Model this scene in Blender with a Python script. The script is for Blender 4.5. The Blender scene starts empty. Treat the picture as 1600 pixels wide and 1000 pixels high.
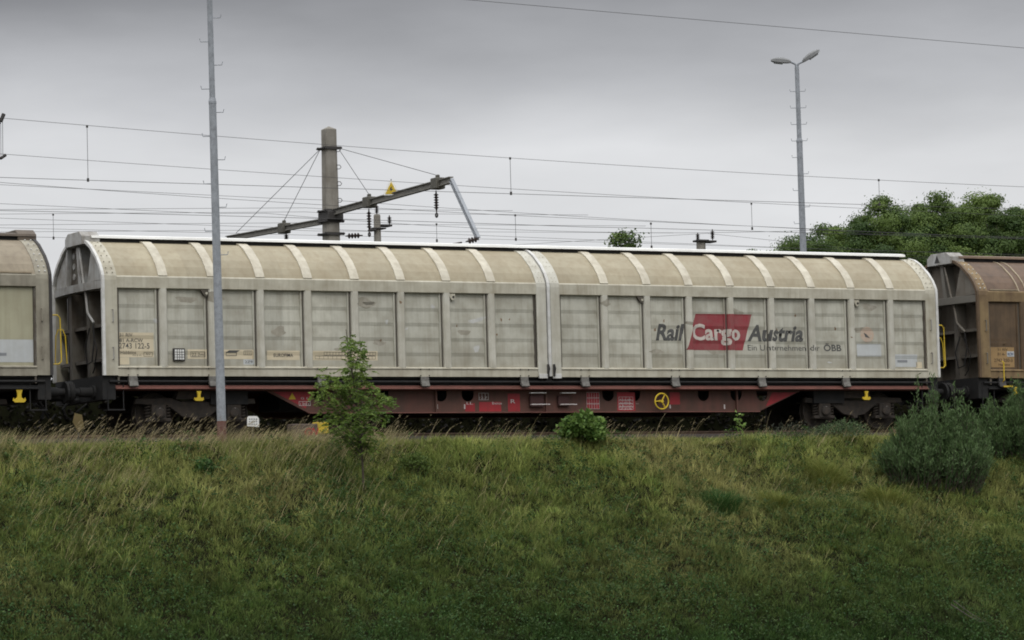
import bpy, bmesh, math, random
import numpy as np
from mathutils import Vector, Matrix
random.seed(7); rng = np.random.default_rng(11)
S = bpy.context.scene; COL = S.collection
R = math.radians

# ------------------------------------------------------------------ camera
FPX = 5287.27; YAW, PIT, ROL = 0.506661, 0.069485, 0.026911
CAM = Vector((-29.18176, -68.29805, -2.71176))
fw = Vector((math.sin(YAW)*math.cos(PIT), math.cos(YAW)*math.cos(PIT), math.sin(PIT)))
rt0 = Vector((math.cos(YAW), -math.sin(YAW), 0)); up0 = rt0.cross(fw)
rt = rt0*math.cos(ROL) - up0*math.sin(ROL); up = rt0*math.sin(ROL) + up0*math.cos(ROL)
cd = bpy.data.cameras.new("camera"); cam = bpy.data.objects.new("camera", cd); COL.objects.link(cam)
M = Matrix((rt, up, -fw)).transposed().to_4x4(); M.translation = CAM; cam.matrix_world = M
cd.sensor_width = 36; cd.lens = 36*FPX/1600; cd.clip_start = .5; cd.clip_end = 8000
S.camera = cam
def at(u, v, Y):                      # pixel of the photograph -> point on the vertical plane y = Y
    d = fw + rt*((u-800)/FPX) - up*((v-500)/FPX)
    return CAM + d*((Y-CAM.y)/d.y)

# ------------------------------------------------------------------ world, sun, exposure
SUN_EL, SUN_AZ = R(48), R(205)        # soft light behind a closed cloud deck, from the camera's side
w = bpy.data.worlds.new("World"); S.world = w; w.use_nodes = True
nt = w.node_tree; N = nt.nodes; L = nt.links; N.clear()
out = N.new('ShaderNodeOutputWorld'); bg = N.new('ShaderNodeBackground'); bg.inputs[1].default_value = .1
sky = N.new('ShaderNodeTexSky'); sky.sky_type = 'NISHITA'; sky.sun_disc = False
sky.sun_elevation = SUN_EL; sky.sun_rotation = SUN_AZ; sky.dust_density = 3
tc = N.new('ShaderNodeTexCoord'); sp = N.new('ShaderNodeSeparateXYZ'); L.new(tc.outputs['Generated'], sp.inputs[0])
mp = N.new('ShaderNodeMapping'); mp.inputs['Scale'].default_value = (7, 7, 24); L.new(tc.outputs['Generated'], mp.inputs[0])
nz = N.new('ShaderNodeTexNoise'); nz.inputs['Scale'].default_value = 1.3; nz.inputs['Detail'].default_value = 5; L.new(mp.outputs[0], nz.inputs[0])
ma = N.new('ShaderNodeMath'); ma.operation = 'MULTIPLY_ADD'; ma.inputs[1].default_value = .030; L.new(nz.outputs[0], ma.inputs[0]); L.new(sp.outputs['Z'], ma.inputs[2])
rp = N.new('ShaderNodeValToRGB'); e = rp.color_ramp.elements
e[0].position = 0; e[0].color = (.70, .71, .73, 1); e[1].position = 1; e[1].color = (2.1, 2.12, 2.16, 1)
for p, c in ((.10, (.77, .775, .79)), (.128, (.73, .735, .75)), (.155, (.50, .505, .525)), (.185, (.24, .24, .252)), (.25, (.55, .56, .58)), (.40, (1.15, 1.16, 1.2))):
    q = rp.color_ramp.elements.new(p); q.color = (*c, 1)
L.new(ma.outputs[0], rp.inputs[0])
n2 = N.new('ShaderNodeTexNoise'); n2.inputs['Scale'].default_value = 1.2; n2.inputs['Detail'].default_value = 8; L.new(mp.outputs[0], n2.inputs[0])
mr = N.new('ShaderNodeMapRange'); mr.inputs[1].default_value = .3; mr.inputs[2].default_value = .7; mr.inputs[3].default_value = 9.2; mr.inputs[4].default_value = 11.0; L.new(n2.outputs[0], mr.inputs[0])
vm = N.new('ShaderNodeVectorMath'); vm.operation = 'SCALE'; L.new(rp.outputs[0], vm.inputs[0]); L.new(mr.outputs[0], vm.inputs['Scale'])
mx = N.new('ShaderNodeMix'); mx.data_type = 'RGBA'; mx.inputs[0].default_value = .94
L.new(sky.outputs[0], mx.inputs[6]); L.new(vm.outputs[0], mx.inputs[7]); L.new(mx.outputs[2], bg.inputs[0]); L.new(bg.outputs[0], out.inputs[0])
sl = bpy.data.lights.new("sun", 'SUN'); sl.energy = .9; sl.angle = R(25); sl.color = (1, .97, .92)
so = bpy.data.objects.new("sun", sl); COL.objects.link(so); so.rotation_euler = (R(90)-SUN_EL, 0, R(180)-SUN_AZ)
S.render.engine = 'CYCLES'; S.cycles.filter_width = 1.85
S.view_settings.view_transform = 'Standard'; S.view_settings.look = 'None'; S.view_settings.exposure = 0; S.view_settings.gamma = 1

# ------------------------------------------------------------------ materials
MATS = {}
def mat(name, col, rough=.7, dirt=None, amt=.5, scale=1.5, streak=False, metal=0, bump=0, low=None, var=.12, spec=.3, attr=None, fine=0, cell=0, rust=0):
    if name in MATS: return MATS[name]
    m = bpy.data.materials.new(name); m.use_nodes = True; t = m.node_tree; n = t.nodes; l = t.links
    b = n['Principled BSDF']; b.inputs['Roughness'].default_value = rough; b.inputs['Metallic'].default_value = metal
    b.inputs['Specular IOR Level'].default_value = spec
    if attr:
        a = n.new('ShaderNodeAttribute'); a.attribute_name = attr; l.new(a.outputs['Color'], b.inputs['Base Color'])
        tr_ = n.new('ShaderNodeBsdfTranslucent'); l.new(a.outputs['Color'], tr_.inputs[0]); ms = n.new('ShaderNodeMixShader'); ms.inputs[0].default_value = .28
        l.new(b.outputs[0], ms.inputs[1]); l.new(tr_.outputs[0], ms.inputs[2]); l.new(ms.outputs[0], n['Material Output'].inputs[0])
        MATS[name] = m; return m
    tc = n.new('ShaderNodeTexCoord')
    def noise(sc, det, vec=None, rough_=.6):
        x = n.new('ShaderNodeTexNoise'); x.inputs['Scale'].default_value = sc; x.inputs['Detail'].default_value = det; x.inputs['Roughness'].default_value = rough_
        l.new(vec or tc.outputs['Object'], x.inputs[0]); return x.outputs[0]
    def rampf(v, a, b_):
        x = n.new('ShaderNodeMapRange'); x.inputs[1].default_value = a; x.inputs[2].default_value = b_; l.new(v, x.inputs[0]); return x.outputs[0]
    def mixc(f, a, b_):
        x = n.new('ShaderNodeMix'); x.data_type = 'RGBA'
        if isinstance(f, float): x.inputs[0].default_value = f
        else: l.new(f, x.inputs[0])
        for i, c in ((6, a), (7, b_)):
            if isinstance(c, tuple): x.inputs[i].default_value = (*c, 1)
            else: l.new(c, x.inputs[i])
        return x.outputs[2]
    def mul(a, b_):
        x = n.new('ShaderNodeMath'); x.operation = 'MULTIPLY'; l.new(a, x.inputs[0])
        if isinstance(b_, float): x.inputs[1].default_value = b_
        else: l.new(b_, x.inputs[1])
        return x.outputs[0]
    lo = tuple(c*(1-var) for c in col); hi = tuple(min(1, c*(1+var)) for c in col)
    c = mixc(rampf(noise(scale*.7, 6), .3, .7), lo, hi)
    if dirt:
        c = mixc(mul(rampf(noise(scale*1.9, 9), .42, .72), amt), c, dirt)
        if streak:
            mpp = n.new('ShaderNodeMapping'); mpp.inputs['Scale'].default_value = (5, 5, .35); l.new(tc.outputs['Object'], mpp.inputs[0])
            c = mixc(mul(rampf(noise(1.6, 7, mpp.outputs[0]), .45, .8), amt), c, dirt)
    if low:                          # road grime caked on along the lower edge: z range and colour
        s = n.new('ShaderNodeSeparateXYZ'); l.new(tc.outputs['Object'], s.inputs[0])
        f = rampf(s.outputs['Z'], low[1], low[0]); c = mixc(mul(mul(f, rampf(noise(2.2, 7), .2, .7)), low[3]), c, low[2])
    if cell:                         # each panel weathered a little differently
        s = n.new('ShaderNodeSeparateXYZ'); l.new(tc.outputs['Object'], s.inputs[0])
        q = n.new('ShaderNodeMath'); q.operation = 'MULTIPLY_ADD'; q.inputs[1].default_value = 1/1.17; q.inputs[2].default_value = .28; l.new(s.outputs['X'], q.inputs[0])
        q2 = n.new('ShaderNodeMath'); q2.operation = 'FLOOR'; l.new(q.outputs[0], q2.inputs[0]); wn = n.new('ShaderNodeTexWhiteNoise'); wn.noise_dimensions = '1D'; l.new(q2.outputs[0], wn.inputs['W'])
        c = mixc(mul(wn.outputs['Value'], float(cell)), c, tuple(x*.55 for x in col))
    if rust:                         # thin rust runs
        mpp = n.new('ShaderNodeMapping'); mpp.inputs['Scale'].default_value = (14, 14, .6); l.new(tc.outputs['Object'], mpp.inputs[0])
        c = mixc(mul(rampf(noise(1.5, 5, mpp.outputs[0]), .60, .78), mul(rampf(noise(1.1, 3), .45, .7), float(rust))), c, (.13, .075, .035))
    if fine: c = mixc(mul(rampf(noise(60, 3), .45, .7), float(fine)), c, tuple(x*.4 for x in col))
    l.new(c, b.inputs['Base Color'])
    if bump:
        bp = n.new('ShaderNodeBump'); bp.inputs['Strength'].default_value = bump; bp.inputs['Distance'].default_value = .02
        l.new(noise(scale*6, 6), bp.inputs['Height']); l.new(bp.outputs[0], b.inputs['Normal'])
    MATS[name] = m; return m
DB = (.16, .13, .085)
panel_m = mat('panel_paint', (.49, .482, .41), .55, (.20, .178, .125), .6, .9, True, cell=.28, rust=.5, low=(1.6, 2.25, (.24, .215, .155), .8), bump=.15)
frame_m = mat('frame_paint', (.47, .447, .362), .5, (.24, .205, .14), .55, 1.2, True, rust=.4, bump=.1)
pillar_m = mat('pillar_paint', (.51, .497, .43), .5, (.27, .24, .17), .5, 1.2, True, rust=.3)
roof_m = mat('roof_paint', (.355, .315, .222), .6, (.24, .19, .115), .6, .8, True, cell=.2, bump=.1)
rib_m = mat('roof_rib_paint', (.53, .495, .40), .5, (.27, .225, .155), .5, 2.0, True)
cap_m = mat('white_cap', (.74, .74, .71), .4, (.6, .57, .5), .25, 1)
white_m = mat('white_strip', (.62, .62, .60), .4, (.32, .30, .25), .5, 2, True)
greyend_m = mat('grey_end_paint', (.38, .38, .365), .6, (.14, .115, .085), .7, 1.5, True)
darkend_m = mat('dark_end_paint', (.13, .12, .10), .7, (.06, .042, .028), .8, 1.5, True)  # darker tone for the recessed end wall and its stiffeners
shade_eye_m = mat('shade_strip_and_eye', (.085, .075, .06), .8)  # dark tone of the painted recess shade strips; lifting eyes share it
black_m = mat('black_steel', (.012, .012, .012), .7, (.03, .026, .022), .5, 3)
bogie_m = mat('bogie_steel', (.036, .031, .026), .8, (.075, .055, .040), .6, 4, bump=.3)
tyre_m = mat('wheel_tread', (.16, .15, .14), .35, metal=.8)
red_m = mat('red_brown_underframe', (.110, .050, .038), .7, (.060, .040, .030), .75, 1.4, True)
redtop_m = mat('red_rusty_flange', (.20, .085, .068), .6, (.11, .06, .045), .6, 2)
redpatch_m = mat('fresh_red_patch', (.33, .028, .034), .5, (.14, .03, .03), .5, 2, True)
mark_m = mat('white_marking', (.55, .52, .50), .6, (.28, .2, .18), .6, 9)
yel_m = mat('yellow_paint', (.56, .40, .03), .5, (.35, .23, .03), .45, 6)
tan_m = mat('tan_sign_paint', (.56, .49, .35), .6, (.40, .34, .23), .4, 2)
ink_m = mat('dark_lettering', (.075, .075, .072), .6, (.15, .145, .13), .45, 6)
logored_m = mat('faded_logo_red', (.25, .036, .045), .5, (.22, .10, .09), .6, 2.4, True)
logow_m = mat('logo_lettering_white', (.50, .46, .41), .6, (.34, .22, .2), .4, 5)
greyp_m = mat('pale_repaint', (.47, .49, .49), .5, (.36, .36, .33), .4, 1.5, True)
galv_m = mat('galvanised_steel', (.30, .32, .345), .45, (.17, .18, .19), .7, 5, bump=.1, fine=.3)
lampm = mat('lamp_housing', (.20, .205, .205), .5, (.12, .12, .12), .4, 4)
glass_m = mat('lamp_glass', (.35, .36, .36), .2)
rustp_m = mat('rusty_pole_foot', (.13, .055, .04), .8, (.25, .2, .18), .6, 6)
conc_m = mat('mast_concrete', (.26, .245, .215), .9, (.14, .125, .10), .7, 1.3, True, bump=.4, fine=.3)
arm_m = mat('weathered_arm', (.16, .152, .135), .7, (.25, .245, .22), .6, 3)
iron_m = mat('iron_fitting', (.045, .042, .04), .7)
insul_m = mat('brown_insulator', (.035, .025, .022), .35)
wire_m = mat('wire_metal', (.05, .05, .05), .6)
brown_m = mat('brown_dirty_side', (.12, .080, .046), .6, (.05, .036, .024), .7, 1.1, True)
brframe_m = mat('brown_dirty_frame', (.225, .16, .08), .6, (.09, .055, .032), .7, 1.3, True)
brroof_m = mat('brown_roof', (.135, .088, .058), .6, (.065, .045, .032), .7, 1, True)
bredge_m = mat('beige_roof_trim', (.35, .29, .2), .6, (.18, .13, .09), .6, 3)
orange_m = mat('ochre_sign_paint', (.32, .21, .095), .6, (.20, .13, .06), .6, 2, True)
lw_m = mat('cream_panel', (.37, .355, .25), .55, (.25, .225, .15), .45, 1, True)
lwf_m = mat('cream_grimy_frame', (.30, .28, .22), .6, (.12, .1, .075), .6, 1.3, True)
lwroof_m = mat('brown_cap_paint', (.10, .08, .062), .6, (.2, .16, .12), .4, 2)
rail_m = mat('rail_steel', (.10, .06, .042), .6, (.2, .15, .11), .4, 6)
sleeper_m = mat('sleeper_wood', (.06, .05, .042), .9)
grass_m = mat('grass_blades', (0, 0, 0), .75, attr='tint', spec=.15)
leaf_m = mat('leaf_surface', (0, 0, 0), .6, attr='tint', spec=.25)
bark_m = mat('bark', (.055, .043, .03), .9, (.11, .1, .08), .6, 9, bump=.5)
soil_m = mat('bank_soil', (.012, .013, .007), 1, (.018, .017, .009), .8, .8, fine=.5, spec=.0)
gravel_m = mat('ballast_stone', (.045, .036, .029), .95, (.02, .016, .013), .9, 12, bump=1, fine=.6)

# ------------------------------------------------------------------ helpers
class MB:
    def __init__(s): s.v = []; s.f = []
    def add(s, vs, fs):
        o = len(s.v); s.v += [tuple(p) for p in vs]; s.f += [[i+o for i in f] for f in fs]; return s
    def box(s, x0, x1, y0, y1, z0, z1):
        return s.add([(x0,y0,z0),(x1,y0,z0),(x1,y1,z0),(x0,y1,z0),(x0,y0,z1),(x1,y0,z1),(x1,y1,z1),(x0,y1,z1)],
                     [(0,3,2,1),(4,5,6,7),(0,1,5,4),(1,2,6,5),(2,3,7,6),(3,0,4,7)])
    def prism(s, poly, a, b, axis='y'):
        n = len(poly)
        g = {'y': lambda p, t: (p[0], t, p[1]), 'x': lambda p, t: (t, p[0], p[1]), 'z': lambda p, t: (p[0], p[1], t)}[axis]
        return s.add([g(p, a) for p in poly]+[g(p, b) for p in poly],
                     [tuple(range(n)), tuple(range(2*n-1, n-1, -1))]+[(i, i+n, (i+1) % n+n, (i+1) % n) for i in range(n)])
    def tube(s, pts, r, n=8, r2=None):
        pts = [Vector(p) for p in pts]; k = len(pts); vs = []
        for i, p in enumerate(pts):
            d = (pts[min(i+1, k-1)]-pts[max(i-1, 0)]).normalized()
            a = d.orthogonal().normalized() if i == 0 else (a-d*a.dot(d)).normalized()
            b = d.cross(a); rr = r+(r2-r)*i/(k-1) if r2 is not None else r
            vs += [p+(a*math.cos(2*math.pi*j/n)+b*math.sin(2*math.pi*j/n))*rr for j in range(n)]
        fs = [(i*n+j, i*n+(j+1) % n, (i+1)*n+(j+1) % n, (i+1)*n+j) for i in range(k-1) for j in range(n)]
        fs += [tuple(range(n-1, -1, -1)), tuple(range((k-1)*n, k*n))]
        return s.add(vs, fs)
    def lathe(s, prof, c, axis=(0,0,1), n=16):
        ax = Vector(axis).normalized(); a = ax.orthogonal().normalized(); b = ax.cross(a); c = Vector(c)
        vs = [c+ax*h+(a*math.cos(2*math.pi*j/n)+b*math.sin(2*math.pi*j/n))*max(r, 1e-4) for r, h in prof for j in range(n)]
        k = len(prof)
        fs = [(i*n+j, i*n+(j+1) % n, (i+1)*n+(j+1) % n, (i+1)*n+j) for i in range(k-1) for j in range(n)]
        fs += [tuple(range(n-1, -1, -1)), tuple(range((k-1)*n, k*n))]
        return s.add(vs, fs)
    def ring(s, c, R1, r, axis=(0,1,0), n=28, m=6):
        ax = Vector(axis).normalized(); a = ax.orthogonal().normalized(); b = ax.cross(a); c = Vector(c); vs = []
        for i in range(n):
            d = a*math.cos(2*math.pi*i/n)+b*math.sin(2*math.pi*i/n)
            for j in range(m): vs.append(c+d*(R1+r*math.cos(2*math.pi*j/m))+ax*r*math.sin(2*math.pi*j/m))
        return s.add(vs, [(i*m+j, ((i+1) % n)*m+j, ((i+1) % n)*m+(j+1) % m, i*m+(j+1) % m) for i in range(n) for j in range(m)])
    def build(s, name, m, parent=None, bevel=0, smooth=False, loc=None):
        me = bpy.data.meshes.new(name); me.from_pydata(s.v, [], s.f); me.materials.append(m)
        bm = bmesh.new(); bm.from_mesh(me); bmesh.ops.recalc_face_normals(bm, faces=bm.faces)
        if bevel: bmesh.ops.bevel(bm, geom=[e for e in bm.edges if len(e.link_faces) == 2 and e.calc_face_angle(0) > .6], offset=bevel, segments=1, affect='EDGES')
        if smooth:
            for f in bm.faces: f.smooth = len(f.verts) <= 4
            for e_ in bm.edges:
                if len(e_.link_faces) == 2 and e_.calc_face_angle(0) > .8: e_.smooth = False
        bm.to_mesh(me); bm.free()
        o = bpy.data.objects.new(name, me); COL.objects.link(o)
        if parent: o.parent = parent
        if loc: o.location = loc
        return o
    def builds(s, name, m, parent=None, **k):    # every separate piece its own object
        par = list(range(len(s.v)))
        def find(i):
            while par[i] != i: par[i] = par[par[i]]; i = par[i]
            return i
        for f in s.f:
            for j in f[1:]: par[find(j)] = find(f[0])
        gr = {}
        for f in s.f: gr.setdefault(find(f[0]), []).append(f)
        for fs in gr.values():
            ids = sorted({i for f in fs for i in f}); mp_ = {i: q for q, i in enumerate(ids)}; t = MB(); t.v = [s.v[i] for i in ids]; t.f = [[mp_[i] for i in f] for f in fs]; t.build(name, m, parent, **k)
def tag(o, label=None, cat=None, group=None, kind=None):
    for k, v in (('label', label), ('category', cat), ('group', group), ('kind', kind)):
        if v: o[k] = v
    return o
def empty(name, loc, label, cat, group=None):
    o = bpy.data.objects.new(name, None); COL.objects.link(o); o.location = loc; o.empty_display_size = .3
    return tag(o, label, cat, group)
def kids(o): return [c for c in bpy.data.objects if c.parent == o]
def vnoise(x, y, sc, seed):           # smooth value noise on numpy arrays
    g = np.random.default_rng(seed).random((256, 256)); x = x/sc+1000; y = y/sc+1000
    i = np.floor(x).astype(int); j = np.floor(y).astype(int); u = x-i; v = y-j; u = u*u*(3-2*u); v = v*v*(3-2*v)
    G = lambda a, b: g[a % 256, b % 256]
    return (G(i,j)*(1-u)+G(i+1,j)*u)*(1-v)+(G(i,j+1)*(1-u)+G(i+1,j+1)*u)*v
def fbm(x, y, sc, seed): return .55*vnoise(x, y, sc, seed)+.3*vnoise(x, y, sc/2.3, seed+1)+.15*vnoise(x, y, sc/5.1, seed+2)

# ------------------------------------------------------------------ terrain
def ground_z(x, y):
    x = np.asarray(x, float); y = np.asarray(y, float)
    crest = -3.45+.35*(vnoise(x, y*0, 3.1, 5)-.5)
    t = np.clip((crest-y)/8.2, 0, 1)
    z = -.19-.07*np.clip((-2.3-y)/.6, 0, 1)-4.95*t
    z = z+np.where(y < crest+.5, (fbm(x, y, 1.3, 21)-.5)*.52, 0)*np.clip((crest+.5-y)/1.0, 0, 1)*np.clip(1.3-t, .35, 1)
    z = z+np.clip((y-4.9)/.6, 0, 1)*1.82  # low bank added behind the train so no sky shows beneath it
    far = np.maximum(abs(x-8), abs(y))
    return np.where(far > 60, np.where(y < -20, -5.17, np.where(y > 6, 1.65, z)), z)
xs = np.concatenate([[-4000, -1500, -600, -250, -120, -60, -40, -28], np.arange(-20, 45, .28), [50, 60, 75, 100, 150, 250, 600, 1500, 4000]])
ys = np.concatenate([[-4000, -1500, -500, -200, -100, -60, -40, -30, -25], np.arange(-24, -11, .6), np.arange(-11, -2.2, .16), np.arange(-2, 9.2, .3), [12, 20, 40, 80, 200, 600, 1500, 4000]])
X, Y = np.meshgrid(xs, ys, indexing='ij'); Z = ground_z(X, Y); nx, ny = X.shape
me = bpy.data.meshes.new('ground')
idx = np.arange(nx*ny).reshape(nx, ny)
me.from_pydata(np.stack([X, Y, Z], -1).reshape(-1, 3).tolist(), [], np.stack([idx[:-1, :-1], idx[1:, :-1], idx[1:, 1:], idx[:-1, 1:]], -1).reshape(-1, 4).tolist())
me.materials.append(soil_m); me.shade_smooth()
g = bpy.data.objects.new('ground', me); COL.objects.link(g); tag(g, 'dark soil of the railway embankment and the flat land around it', 'ground', kind='structure')
b = MB().prism([(-2.2, -.19), (-1.35, .0), (4.25, .0), (5.1, -.19)], -60, 90, 'x').build('ballast', gravel_m)
tag(b, 'dark ballast bed under the train', 'ballast', kind='structure')

# ------------------------------------------------------------------ track
tr = empty('railway_track', (0, 1.45, 0), 'rusty railway track under the three covered wagons', 'railway track')
for yy in (-.7525, .7525):
    m = MB().prism([(yy-.07, .005), (yy+.07, .005), (yy+.07, .02), (yy+.01, .035), (yy+.01, .11), (yy+.036, .12), (yy+.036, .152), (yy-.036, .152), (yy-.036, .12), (yy-.01, .11), (yy-.01, .035), (yy-.07, .02)], -50, 80, 'x')
    m.build('rail', rail_m, tr)
sb = MB().box(-.13, .13, -1.3, 1.3, -.14, .004).build('sleeper', sleeper_m, tr, bevel=.01)
for k in range(1, 66):
    c = sb.copy(); COL.objects.link(c); c.location = (-6+k*.6, 0, 0); c.parent = tr
sb.location = (-6, 0, 0)

# ------------------------------------------------------------------ wagons
LEN = 22.23; W = 2.9; ZB, ZT = 1.62, 3.32
PCA = [1.43+1.17*k for k in range(8)]; PCB = [12.65+1.17*k for k in range(8)]
RP = [(-.0, 3.59), (.045, 3.68), (.13, 3.82), (.29, 4.0), (.44, 4.12), (.63, 4.27), (.85, 4.385), (1.08, 4.44), (1.45, 4.465)]
PROF = [(-.10, .06), (-.088, .0), (-.06, -.03), (.06, -.03), (.088, .0), (.10, .06)]
BAND = (ZT-ZB)/5
def louvre_y(z, on=True):
    if not on: return .06
    t = (z-ZB)/BAND; i = math.floor(t); f = (t-i)
    return .048+.015*f/.75 if f < .75 else .063-.015*(f-.75)/.25
def side_y(x, z, pcs, on=True):
    y = louvre_y(z, on)
    for pc in pcs:
        d = x-pc
        if -.186 < d < -.144 and ZB < z < ZT: return .029
        if abs(d) < .1 and ZB < z < ZT:
            for (a, ya), (b_, yb) in zip(PROF, PROF[1:]):
                if a <= d <= b_: return ya+(yb-ya)*(d-a)/(b_-a)
    return y
def offset(path, t):
    o = []
    for i, p in enumerate(path):
        a = Vector(path[max(i-1, 0)]); b = Vector(path[min(i+1, len(path)-1)]); d = (b-a).normalized()
        o.append((p[0]-d.y*t, p[1]+d.x*t))
    return o
def strip(mb, path, x0, x1, t, base=0.0):    # a raised strip that follows the side and roof outline
    o = offset(path, t+base); i = offset(path, base-.02)
    poly = o+i[::-1]
    n = len(path)
    vs = [(x, p[0], p[1]) for x in (x0, x1) for p in poly]; k = len(poly)
    fs = []
    for j in range(n-1):
        for (s_, q) in ((0, 0), (1, k)): fs.append((q+j, q+j+1, q+k-2-j, q+k-1-j))
    fs += [(j, j+k, (j+1) % k+k, (j+1) % k) for j in range(k)]
    mb.add(vs, fs); return mb
SIDE = [(-.012, 1.42), (-.012, 2.4), (-.012, 3.5)]+[(p[0]-.0, p[1]+.0) for p in RP[:-1]]
def text_bm(body, h, bold=.0, shear=0, sx=1, align='LEFT'):
    cu = bpy.data.curves.new('t', 'FONT'); cu.body = body; cu.size = 1; cu.offset = bold; cu.resolution_u = 3; cu.align_x = align
    o = bpy.data.objects.new('t', cu); COL.objects.link(o)
    dg = bpy.context.evaluated_depsgraph_get(); me = bpy.data.meshes.new_from_object(o.evaluated_get(dg))
    bm = bmesh.new(); bm.from_mesh(me); bpy.data.objects.remove(o); bpy.data.curves.remove(cu); bpy.data.meshes.remove(me)
    k = h/.70                              # cap height
    for v in bm.verts: x, y = v.co.x*k*sx, v.co.y*k; v.co = Vector((x+shear*y, 0, y))
    return bm
def drape(bm, x, z, name, m, parent, pcs, lift, on=True, width=None, flat=None, slope=0):
    if width:
        xs_ = [v.co.x for v in bm.verts]; k = width/(max(xs_)-min(xs_)); mn = min(xs_)
        for v in bm.verts: v.co.x = (v.co.x-mn)*k
    for v in bm.verts: v.co.x += x; v.co.z += z+slope*(v.co.x-x)
    if flat is None:
        x0 = min(v.co.x for v in bm.verts); x1 = max(v.co.x for v in bm.verts); z0 = min(v.co.z for v in bm.verts); z1 = max(v.co.z for v in bm.verts)
        def cut(co, no):
            bmesh.ops.bisect_plane(bm, geom=bm.verts[:]+bm.edges[:]+bm.faces[:], plane_co=co, plane_no=no)
        for pc in pcs:
            for d in [p_[0] for p_ in PROF]+[-.187, -.1855, -.1445, -.143]:
                if x0 < pc+d < x1: cut((pc+d, 0, 0), (1, 0, 0))
        for i in range(6):
            for dz in (-.25*BAND, 0):
                zz = ZB+i*BAND+dz
                if z0 < zz < z1: cut((0, 0, zz), (0, 0, 1))
        bmesh.ops.triangulate(bm, faces=bm.faces)
        for v in bm.verts: v.co.y = side_y(v.co.x, v.co.z, pcs, on)-lift
    else:
        for v in bm.verts: v.co.y = flat
    me = bpy.data.meshes.new(name); bmesh.ops.recalc_face_normals(bm, faces=bm.faces); bm.to_mesh(me); bm.free(); me.materials.append(m)
    o = bpy.data.objects.new(name, me); COL.objects.link(o); o.parent = parent; return o
def poly_bm(pts):
    bm = bmesh.new(); bm.faces.new([bm.verts.new((p[0], 0, p[1])) for p in pts]); return bm
def rect_bm(x0, x1, z0, z1): return poly_bm([(x0, z0), (x1, z0), (x1, z1), (x0, z1)])
def frame_bm(x0, x1, z0, z1, t, nx_=0, nz_=0):
    bm = bmesh.new()
    def r(a, b_, c, d): bm.faces.new([bm.verts.new((p[0], 0, p[1])) for p in ((a, c), (b_, c), (b_, d), (a, d))])
    r(x0, x1, z0, z0+t); r(x0, x1, z1-t, z1); r(x0, x0+t, z0+t, z1-t); r(x1-t, x1, z0+t, z1-t)
    for i in range(1, nx_+1): xx = x0+(x1-x0)*i/(nx_+1); r(xx-t/2, xx+t/2, z0+t, z1-t)
    for i in range(1, nz_+1):
        zz = z0+(z1-z0)*i/(nz_+1)
        r(x0+t, x1-t, zz-t/2, zz+t/2) if nx_ == 0 else None
    return bm

def make_door(root, x0, x1, pcs, st, far=False):
    """one sliding side wall with its roof quarter; pcs are the pillar centres"""
    lv = st['louvre']
    m = MB(); zz = []
    for i in range(5):
        zz += [ZB+i*BAND, ZB+(i+.75)*BAND]
    if not lv: zz = [ZB, ZT]
    zz.append(ZT)
    path = [(side_y(-99, z, [], lv) if z < ZT else .048, z) for z in zz]
    for (ya, za), (yb, zb) in zip(path, path[1:]):
        nseg = 1; m.add([(x0+.05, ya, za), (x1-.05, ya, za), (x1-.05, yb, zb), (x0+.05, yb, zb)], [(0, 1, 2, 3)])
    m.box(x0+.05, x1-.05, .085, .12, ZB-.1, ZT+.1)
    door = m.build('side_door', st['panel'], root)
    # belt, sill and edge posts
    m = MB().prism([(-.025, 3.335), (-.025, 3.57), (.0, 3.60), (.08, 3.60), (.08, 3.32), (-.005, 3.32)], x0, x1, 'x'); m.build('belt_rail', st['frame'], door)
    m = MB().prism([(-.015, 1.405), (-.015, 1.565), (-.035, 1.58), (-.035, 1.60), (.0, 1.625), (.085, 1.63), (.085, 1.405)], x0, x1, 'x'); m.build('sill_rail', st['frame'], door)
    m = MB()
    for pc in pcs: m.box(pc-.14, pc-.104, .034, .09, ZB+.005, ZT)  # dark strip painting in the recess shade left of each pillar
    m.box(x0+.0, x0+.06, .035, .09, ZB, ZT); m.box(x1-.05, x1-.0, .035, .09, ZB, ZT)
    m.builds('recess_shade_strip', shade_eye_m, door)
    m = MB()
    for pc in pcs: m.box(pc-.185, pc-.145, .030, .09, ZB+.003, ZT)
    m.builds('panel_lip', st['panel'], door)
    for pc in pcs:
        mm = MB().prism([(pc+a, y) for a, y in PROF]+[(pc+.1, .09), (pc-.1, .09)], ZB-.012, ZT+.012, 'z'); mm.build('wall_pillar', st['pillar'], door)
        if st['roofribs']:
            mm = strip(MB(), [(p[0]+.015, p[1]+.01) for p in RP[:-1]], pc-.11, pc+.11, .032)
            mm.build('roof_rib', st['rib'], door)
        else:
            mm = MB()
            for d in (-.13, .10): strip(mm, RP[:-1], pc+d, pc+d+.035, .02)
            mm.build('roof_rib', st['rib'], door)
    m = MB(); n = len(RP)
    xs_ = np.linspace(x0, x1, 37)
    vs = [(x, p[0], p[1]) for x in xs_ for p in RP]
    m.add(vs, [(i*n+j, (i+1)*n+j, (i+1)*n+j+1, i*n+j+1) for i in range(36) for j in range(n-1)])
    m.build('roof_skin', st['roof'], door)
    if not st['roofribs']:
        m = MB(); edges = [x0+.08]+[c for pc in pcs for c in (pc-.13, pc+.13)]+[x1-.08]
        for a, b_ in zip(edges[::2], edges[1::2]):
            m.box(a, b_, -.012, .03, 3.615, 3.645)
        m.builds('roof_panel_trim', st['rib'], door)
    m = MB()                                       # bolts along the sill
    return door

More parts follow.
